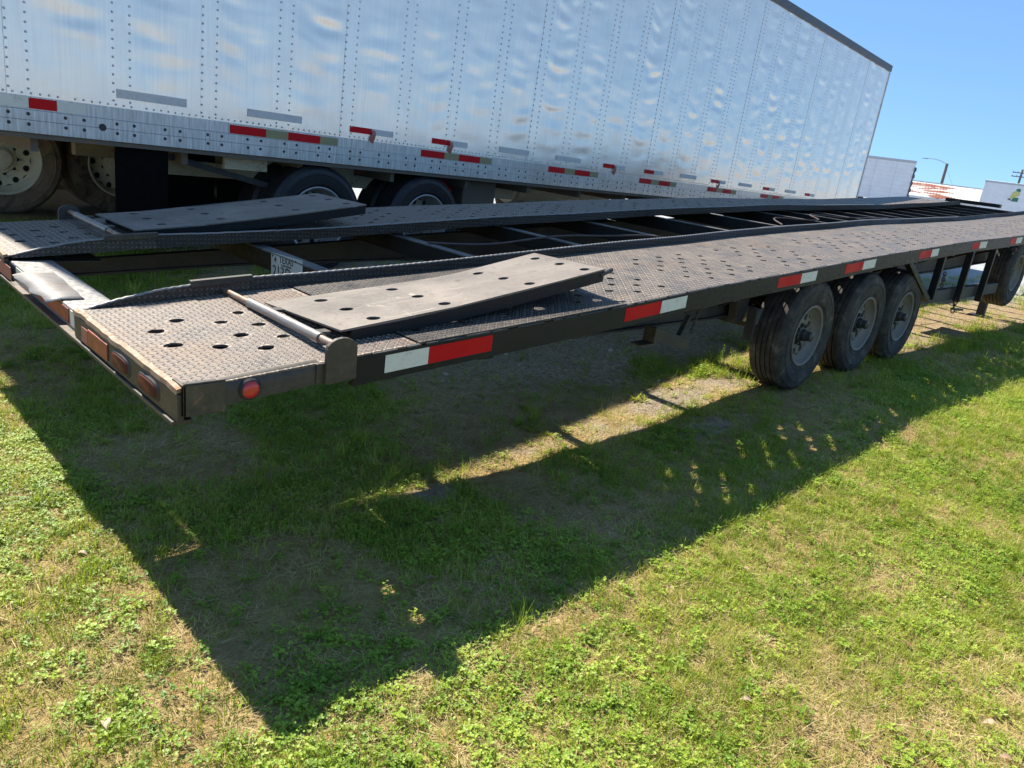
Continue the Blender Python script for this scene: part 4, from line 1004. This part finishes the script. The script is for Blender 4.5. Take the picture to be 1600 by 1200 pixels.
def blade(V, F, base, ang, L, w, lean, seg=3, curl=.6, tw=0.0):
    d = Vector((math.cos(ang), math.sin(ang), 0)); s = Vector((-math.sin(ang + tw), math.cos(ang + tw), 0)); o = len(V); p = Vector(base); th = lean
    for i in range(seg + 1):
        ww = w * (1 - (i / seg) ** 1.6) if i < seg else 0
        if i < seg: V += [p - s * ww / 2, p + s * ww / 2]
        else: V.append(p.copy())
        p = p + (d * math.sin(th) + Vector((0, 0, math.cos(th)))) * (L / seg); th += curl / seg
    for i in range(seg - 1): F.append((o + 2 * i, o + 2 * i + 1, o + 2 * i + 3, o + 2 * i + 2))
    F.append((o + 2 * seg - 2, o + 2 * seg - 1, o + 2 * seg))
def leaf(V, F, c, ang, tilt, L, w, fold=.25):
    d = Vector((math.cos(ang) * math.cos(tilt), math.sin(ang) * math.cos(tilt), math.sin(tilt))); s = Vector((-math.sin(ang), math.cos(ang), 0)); u = s.cross(d) * -1
    if u.z < 0: u = -u
    o = len(V); c = Vector(c)
    V += [c, c + d * L * .35 + s * w * .5 + u * w * fold, c + d * L * .75 + s * w * .42 + u * w * fold, c + d * L, c + d * L * .75 - s * w * .42 + u * w * fold, c + d * L * .35 - s * w * .5 + u * w * fold, c + d * L * .5]
    F += [(o, o + 1, o + 6), (o + 1, o + 2, o + 6), (o + 2, o + 3, o + 6), (o + 3, o + 4, o + 6), (o + 4, o + 5, o + 6), (o + 5, o, o + 6)]
def variants(kind, n):
    c = bpy.data.collections.new(kind + '_variants'); rr = random.Random(hash(kind) % 1000 if False else len(kind) * 7)
    for i in range(n):
        V, F = [], []
        U = rr.uniform
        if kind == 'grass':
            for k in range(15): blade(V, F, (U(-.028, .028), U(-.028, .028), -.004), U(0, 6.28), U(.022, .062), U(.0018, .0034), U(.05, .75), 3, U(.2, 1.3), U(-.6, .6))
        elif kind == 'tall':
            for k in range(22): blade(V, F, (U(-.03, .03), U(-.03, .03), -.004), U(0, 6.28), U(.08, .19), U(.0025, .0042), U(.05, .45), 4, U(.3, 1.1), U(-.5, .5))
        elif kind == 'clover':
            for k in range(13):
                a = U(0, 6.28); r = U(0, .034); h = U(.005, .024); cx_, cy_ = r * math.cos(a), r * math.sin(a); a0 = U(0, 6.28); t0 = U(-.2, .3)
                m3 = 3 if rr.random() < .6 else 1
                for q in range(m3): leaf(V, F, (cx_, cy_, h), a0 + q * 2.09 + U(-.2, .2), t0 + U(-.25, .35), U(.006, .0105), U(.005, .0082), U(.05, .25))
                blade(V, F, (cx_ * .5, cy_ * .5, -.003), a, h * 1.2, .0012, .3, 2, .1)
        elif kind == 'straw':
            for k in range(16): blade(V, F, (U(-.045, .045), U(-.045, .045), U(.0, .01)), U(0, 6.28), U(.02, .065), U(.001, .0022), U(1.25, 1.5), 3, U(-.15, .3), U(-.4, .4))
        elif kind == 'weed':
            for k in range(8):
                a = k * .785 + U(-.3, .3); t = U(.1, .7); L = U(.035, .075); w = L * U(.24, .36)
                leaf(V, F, (.004 * math.cos(a), .004 * math.sin(a), .004), a, t, L, w, .2)
        mb = MB(); mb.v = [tuple(q) for q in V]; mb.f = F
        me_ = bpy.data.meshes.new(kind); me_.from_pydata(mb.v, [], F); me_.materials.append(MAT['grass' if kind == 'tall' else kind])
        me_.polygons.foreach_set('use_smooth', [True] * len(F)); me_.update()
        o = bpy.data.objects.new('%s_%02d' % (kind, i), me_); c.objects.link(o)
    return c
def scatter(name, coll, nvar, pts, scl, label, tilt=.25):
    n = len(pts); z = ground_z(pts[:, 0], pts[:, 1])
    me_ = bpy.data.meshes.new(name); me_.vertices.add(n); me_.vertices.foreach_set('co', np.column_stack([pts, z]).astype(np.float32).ravel())
    rot = np.column_stack([rng.normal(0, tilt * .5, n), rng.normal(0, tilt * .5, n), rng.uniform(0, 6.283, n)])
    a = me_.attributes.new('rot', 'FLOAT_VECTOR', 'POINT'); a.data.foreach_set('vector', rot.astype(np.float32).ravel())
    a = me_.attributes.new('scl', 'FLOAT', 'POINT'); a.data.foreach_set('value', scl.astype(np.float32))
    a = me_.attributes.new('pick', 'INT', 'POINT'); a.data.foreach_set('value', rng.integers(0, nvar, n).astype(np.int32))
    o = bpy.data.objects.new(name, me_); COL.objects.link(o)
    ng = bpy.data.node_groups.new(name + '_nodes', 'GeometryNodeTree')
    ng.interface.new_socket('Geometry', in_out='INPUT', socket_type='NodeSocketGeometry'); ng.interface.new_socket('Geometry', in_out='OUTPUT', socket_type='NodeSocketGeometry')
    N = ng.nodes.new; gi = N('NodeGroupInput'); go = N('NodeGroupOutput'); ip = N('GeometryNodeInstanceOnPoints'); ci = N('GeometryNodeCollectionInfo')
    ci.inputs[0].default_value = coll; ci.inputs[1].default_value = True; ci.inputs[2].default_value = True
    def na(nm, typ): q = N('GeometryNodeInputNamedAttribute'); q.data_type = typ; q.inputs[0].default_value = nm; return q.outputs[0]
    er = N('FunctionNodeEulerToRotation'); L = ng.links.new
    L(na('rot', 'FLOAT_VECTOR'), er.inputs[0]); L(gi.outputs[0], ip.inputs['Points']); L(ci.outputs[0], ip.inputs['Instance'])
    ip.inputs['Pick Instance'].default_value = True
    L(na('pick', 'INT'), ip.inputs['Instance Index']); L(er.outputs[0], ip.inputs['Rotation']); L(na('scl', 'FLOAT'), ip.inputs['Scale']); L(ip.outputs[0], go.inputs[0])
    md_ = o.modifiers.new('scatter', 'NODES'); md_.node_group = ng
    return tag(o, label, name.split('_')[-1] if False else None, kind='stuff')
# candidate points: dense near the viewer, thinner with distance
def candidates(dens):
    A = []
    x0, x1, y0, y1 = -7.0, 12.0, -2.9, 6.0
    n = int((x1 - x0) * (y1 - y0) * dens); p = np.column_stack([rng.uniform(x0, x1, n), rng.uniform(y0, y1, n)])
    d = np.hypot(p[:, 0] - CAM[0], p[:, 1] - CAM[1])
    keep = rng.random(n) < np.clip((3.6 / np.maximum(d, .1)) ** 1.15, 0, 1)
    dirx = (p[:, 0] - CAM[0]) / d; diry = (p[:, 1] - CAM[1]) / d; az = np.degrees(np.arctan2(diry, dirx))
    keep &= (az > -8) & (az < 98) & (d > .9)
    for x in WX: keep &= ~((np.abs(p[:, 0] - x) < .16) & (p[:, 1] > .0) & (p[:, 1] < .28))
    keep &= ~((np.abs(p[:, 0] - 6.22) < .15) & (np.abs(p[:, 1] - .42) < .15))
    p = p[keep]; d = d[keep]
    return p, np.clip(d / 4.5, 1, 1.9)
def choose(dens, wfun):
    p, s = candidates(dens); w = wfun(p[:, 0], p[:, 1]); k = rng.random(len(p)) < w; return p[k], s[k]
Z_ = lambda x, y: zones(x, y)
def bare(x, y):
    n = fbm(x * 1.9 + 5, y * 1.9, 55, 5); t = np.maximum(sstep(-1.0, -.3, y) * sstep(-4.35, -4.05, x), .5 * sstep(-3.9, -4.1, x))
    return 1 - (.08 + .8 * t) * sstep(.52 - .1 * t, .66 - .1 * t, n)
def w_grass(x, y):
    S, Gv, Dv = Z_(x, y); n = fbm(x * 1.6, y * 1.6, 61)
    return bare(x, y) * np.clip((.45 + .95 * sstep(.3, .6, n)) * (1 - .93 * S) * (1 - .92 * Gv) * (1 - .6 * Dv), 0, 1)
def w_clover(x, y):
    S, Gv, Dv = Z_(x, y); n = fbm(x * 2.1 + 40, y * 2.1, 71)
    return bare(x, y) * np.clip((.2 + .9 * sstep(.42, .64, n)) * (1 - .96 * S) * (1 - .97 * Gv) * (1 - .72 * Dv), 0, 1)
def w_straw(x, y):
    S, Gv, Dv = Z_(x, y); return np.clip((.62 + .5 * Dv) * (1 - .8 * S) * (1 - .85 * Gv), 0, 1)
def w_weed(x, y):
    S, Gv, Dv = Z_(x, y); n = fbm(x * 1.1 + 9, y * 1.1, 81); return np.clip(sstep(.4, .7, n) * (1 - .8 * S) * (1 - .9 * Gv) * (1 - .5 * Dv), 0, 1)
def w_tall(x, y):
    S, Gv, Dv = Z_(x, y); n = fbm(x * 1.3 + 70, y * 1.3, 91); return np.clip(sstep(.5, .75, n) * (1 - .6 * S) * (1 - .7 * Gv), 0, 1)
def plus(p, s, extra):
    for x, y, r, m, sc in extra:
        q = np.column_stack([rng.normal(x, r, m), rng.normal(y, r, m)]); p = np.vstack([p, q]); s = np.concatenate([s, np.full(m, sc)])
    return p, s
p, s = choose(1500, w_grass)
scatter('grass', variants('grass', 8), 8, p, s * rng.uniform(.65, 1.3, len(p)), 'short patchy lawn grass')
p, s = choose(1250, w_clover)
p, s = plus(p, s, [(-4.31, .05, .13, 60, 1.15), (-3.93, -.47, .1, 60, 1.1), (-3.58, -.45, .16, 60, 1.0)])
scatter('clover', variants('clover', 8), 8, p, s * rng.uniform(.6, 1.25, len(p)), 'patches of low clover and small leafy weeds')
p, s = choose(650, w_straw)
scatter('dry_straw', variants('straw', 6), 6, p, s * rng.uniform(.7, 1.3, len(p)), 'dry straw thatch lying between the grass', .12)
p, s = choose(15, w_weed)
p, s = plus(p, s, [(-3.93, -.9, .01, 2, 1.0), (-2.85, -1.28, .02, 2, 1.1), (-3.75, .1, .02, 2, 1.0), (-1.95, .66, .12, 14, 1.3), (-.95, .33, .15, 10, 1.2), (.0, .45, .15, 10, 1.1)])
scatter('broadleaf_weeds', variants('weed', 5), 5, p, s * rng.uniform(.35, .75, len(p)), 'broad-leaved weed rosettes in the lawn')
p, s = choose(7, w_tall)
p, s = plus(p, s, [(-3.0, .74, .05, 6, 1.1), (-3.03, .4, .03, 3, .8), (-2.74, .44, .04, 3, .8), (-2.3, -.83, .04, 5, .7), (-1.0, .3, .12, 6, .8), (.1, .4, .14, 8, .8), (-1.95, .7, .1, 6, .9), (3.4, .0, .3, 12, .9)])
scatter('tall_grass', variants('tall', 4), 4, p, s * rng.uniform(.45, .95, len(p)), 'taller tufts of grass standing out of the lawn')
# gravel stones under the trailer
mb = MB()
for k in range(2600):
    x = rng.uniform(-2.4, 8); y = rng.uniform(.35, 4.5); S, Gv, Dv = zones(np.array([x]), np.array([y]))
    if rng.random() > max(Gv[0], .5 * S[0]): continue
    r = rng.uniform(.006, .02) * (1 + .6 * (rng.random() < .08)); z = gz(x, y); a = rng.uniform(0, 6.28)
    v = [(x + r * math.cos(a + t) * rng.uniform(.7, 1.2), y + r * math.sin(a + t) * rng.uniform(.7, 1.2), z - .003) for t in np.linspace(0, 6.28, 6)[:-1]] + [(x + rng.uniform(-.3, .3) * r, y + rng.uniform(-.3, .3) * r, z + r * rng.uniform(.4, .8))]
    mb.add(v, [(i, (i + 1) % 5, 5) for i in range(5)])
MAT['stone'] = simple('pale_gravel_stone', (.4, .32, .21), .85, var=.45, scale=30)
tag(mb.build('gravel', 'stone'), 'loose gravel on the bare ground under the trailer', kind='stuff')
# one seeding weed stalk behind the wheel
x, y = -.05, .56; wd = empty('weed_stalk', (x, y, gz(x, y))); tag(wd, 'single upright seeding weed behind the rearmost wheel of the car hauler', 'weed')
MB().tube([(0, 0, 0), (.01, 0, .1), (.025, .01, .2)], [.003, .0025, .0015], 5).build('stem', 'weed', wd)
V, F = [], []
for k in range(26):
    h = .03 + .165 * k / 26; leaf(V, F, (.01 * h / .1, 0, h), k * 2.4, random.uniform(.2, .9), random.uniform(.012, .03) * (1.3 - h * 3), .01, .1)
mb = MB(); mb.v = [tuple(q) for q in V]; mb.f = F; mb.build('leaves', 'clover', wd)
# fallen leaves
LV = [((-3.40, -.31), .045, 'reddish-brown dead leaf lying in the trailer shadow', .25), ((-3.0, -1.33), .05, 'pale tan dead leaf on the sunlit grass, near the bottom centre-right', .8), ((-2.26, -1.54), .05, 'dark brown curled leaf in the sunlit grass at the right', .1),
      ((-2.45, -1.86), .055, 'tan leaf in the lower right corner, upper one of two', .7), ((-2.58, -1.93), .055, 'orange-brown leaf in the lower right corner, lower one of two', .4), ((-2.32, -.95), .045, 'orange leaf on lit grass just outside the shadow edge', .5),
      ((-4.29, .47), .045, 'pale leaf on the sunlit lawn left of the shadow', .95), ((-4.47, -.35), .06, 'pale dry leaf in the lower left corner of the lawn', .9)]
for (x, y), L, lab, tone in LV:
    L *= .8
    V, F = [], []; n = 7; a = random.uniform(0, 6.28)
    for i in range(n):
        t = i / (n - 1); w = L * .24 * math.sin(math.pi * (t ** .8)) + .0008; z = .008 + .007 * math.sin(t * 3.1) * random.uniform(.6, 1.2)
        for s_ in (-1, 0, 1): V.append(((t - .5) * L, s_ * w, z + (.35 * w if s_ else 0)))
    for i in range(n - 1):
        for k in range(2): F.append((i * 3 + k, i * 3 + k + 1, i * 3 + 4 + k, i * 3 + 3 + k))
    mb = MB(); mb.v = V; mb.f = F
    col = tuple(.9 * (p0 * (1 - tone) + p1 * tone) for p0, p1 in zip((.2, .075, .03), (.52, .4, .25)))
    o = mb.build('fallen_leaf', simple('leaf_tone_%d' % len(bpy.data.materials), col, .7, var=.3, scale=60), None, smooth='all', loc=(x, y, gz(x, y) + .008)); o.rotation_euler = (random.uniform(-.2, .2), random.uniform(-.25, .1), a)
    tag(o, lab, 'leaf', 'fallen leaves on the lawn')
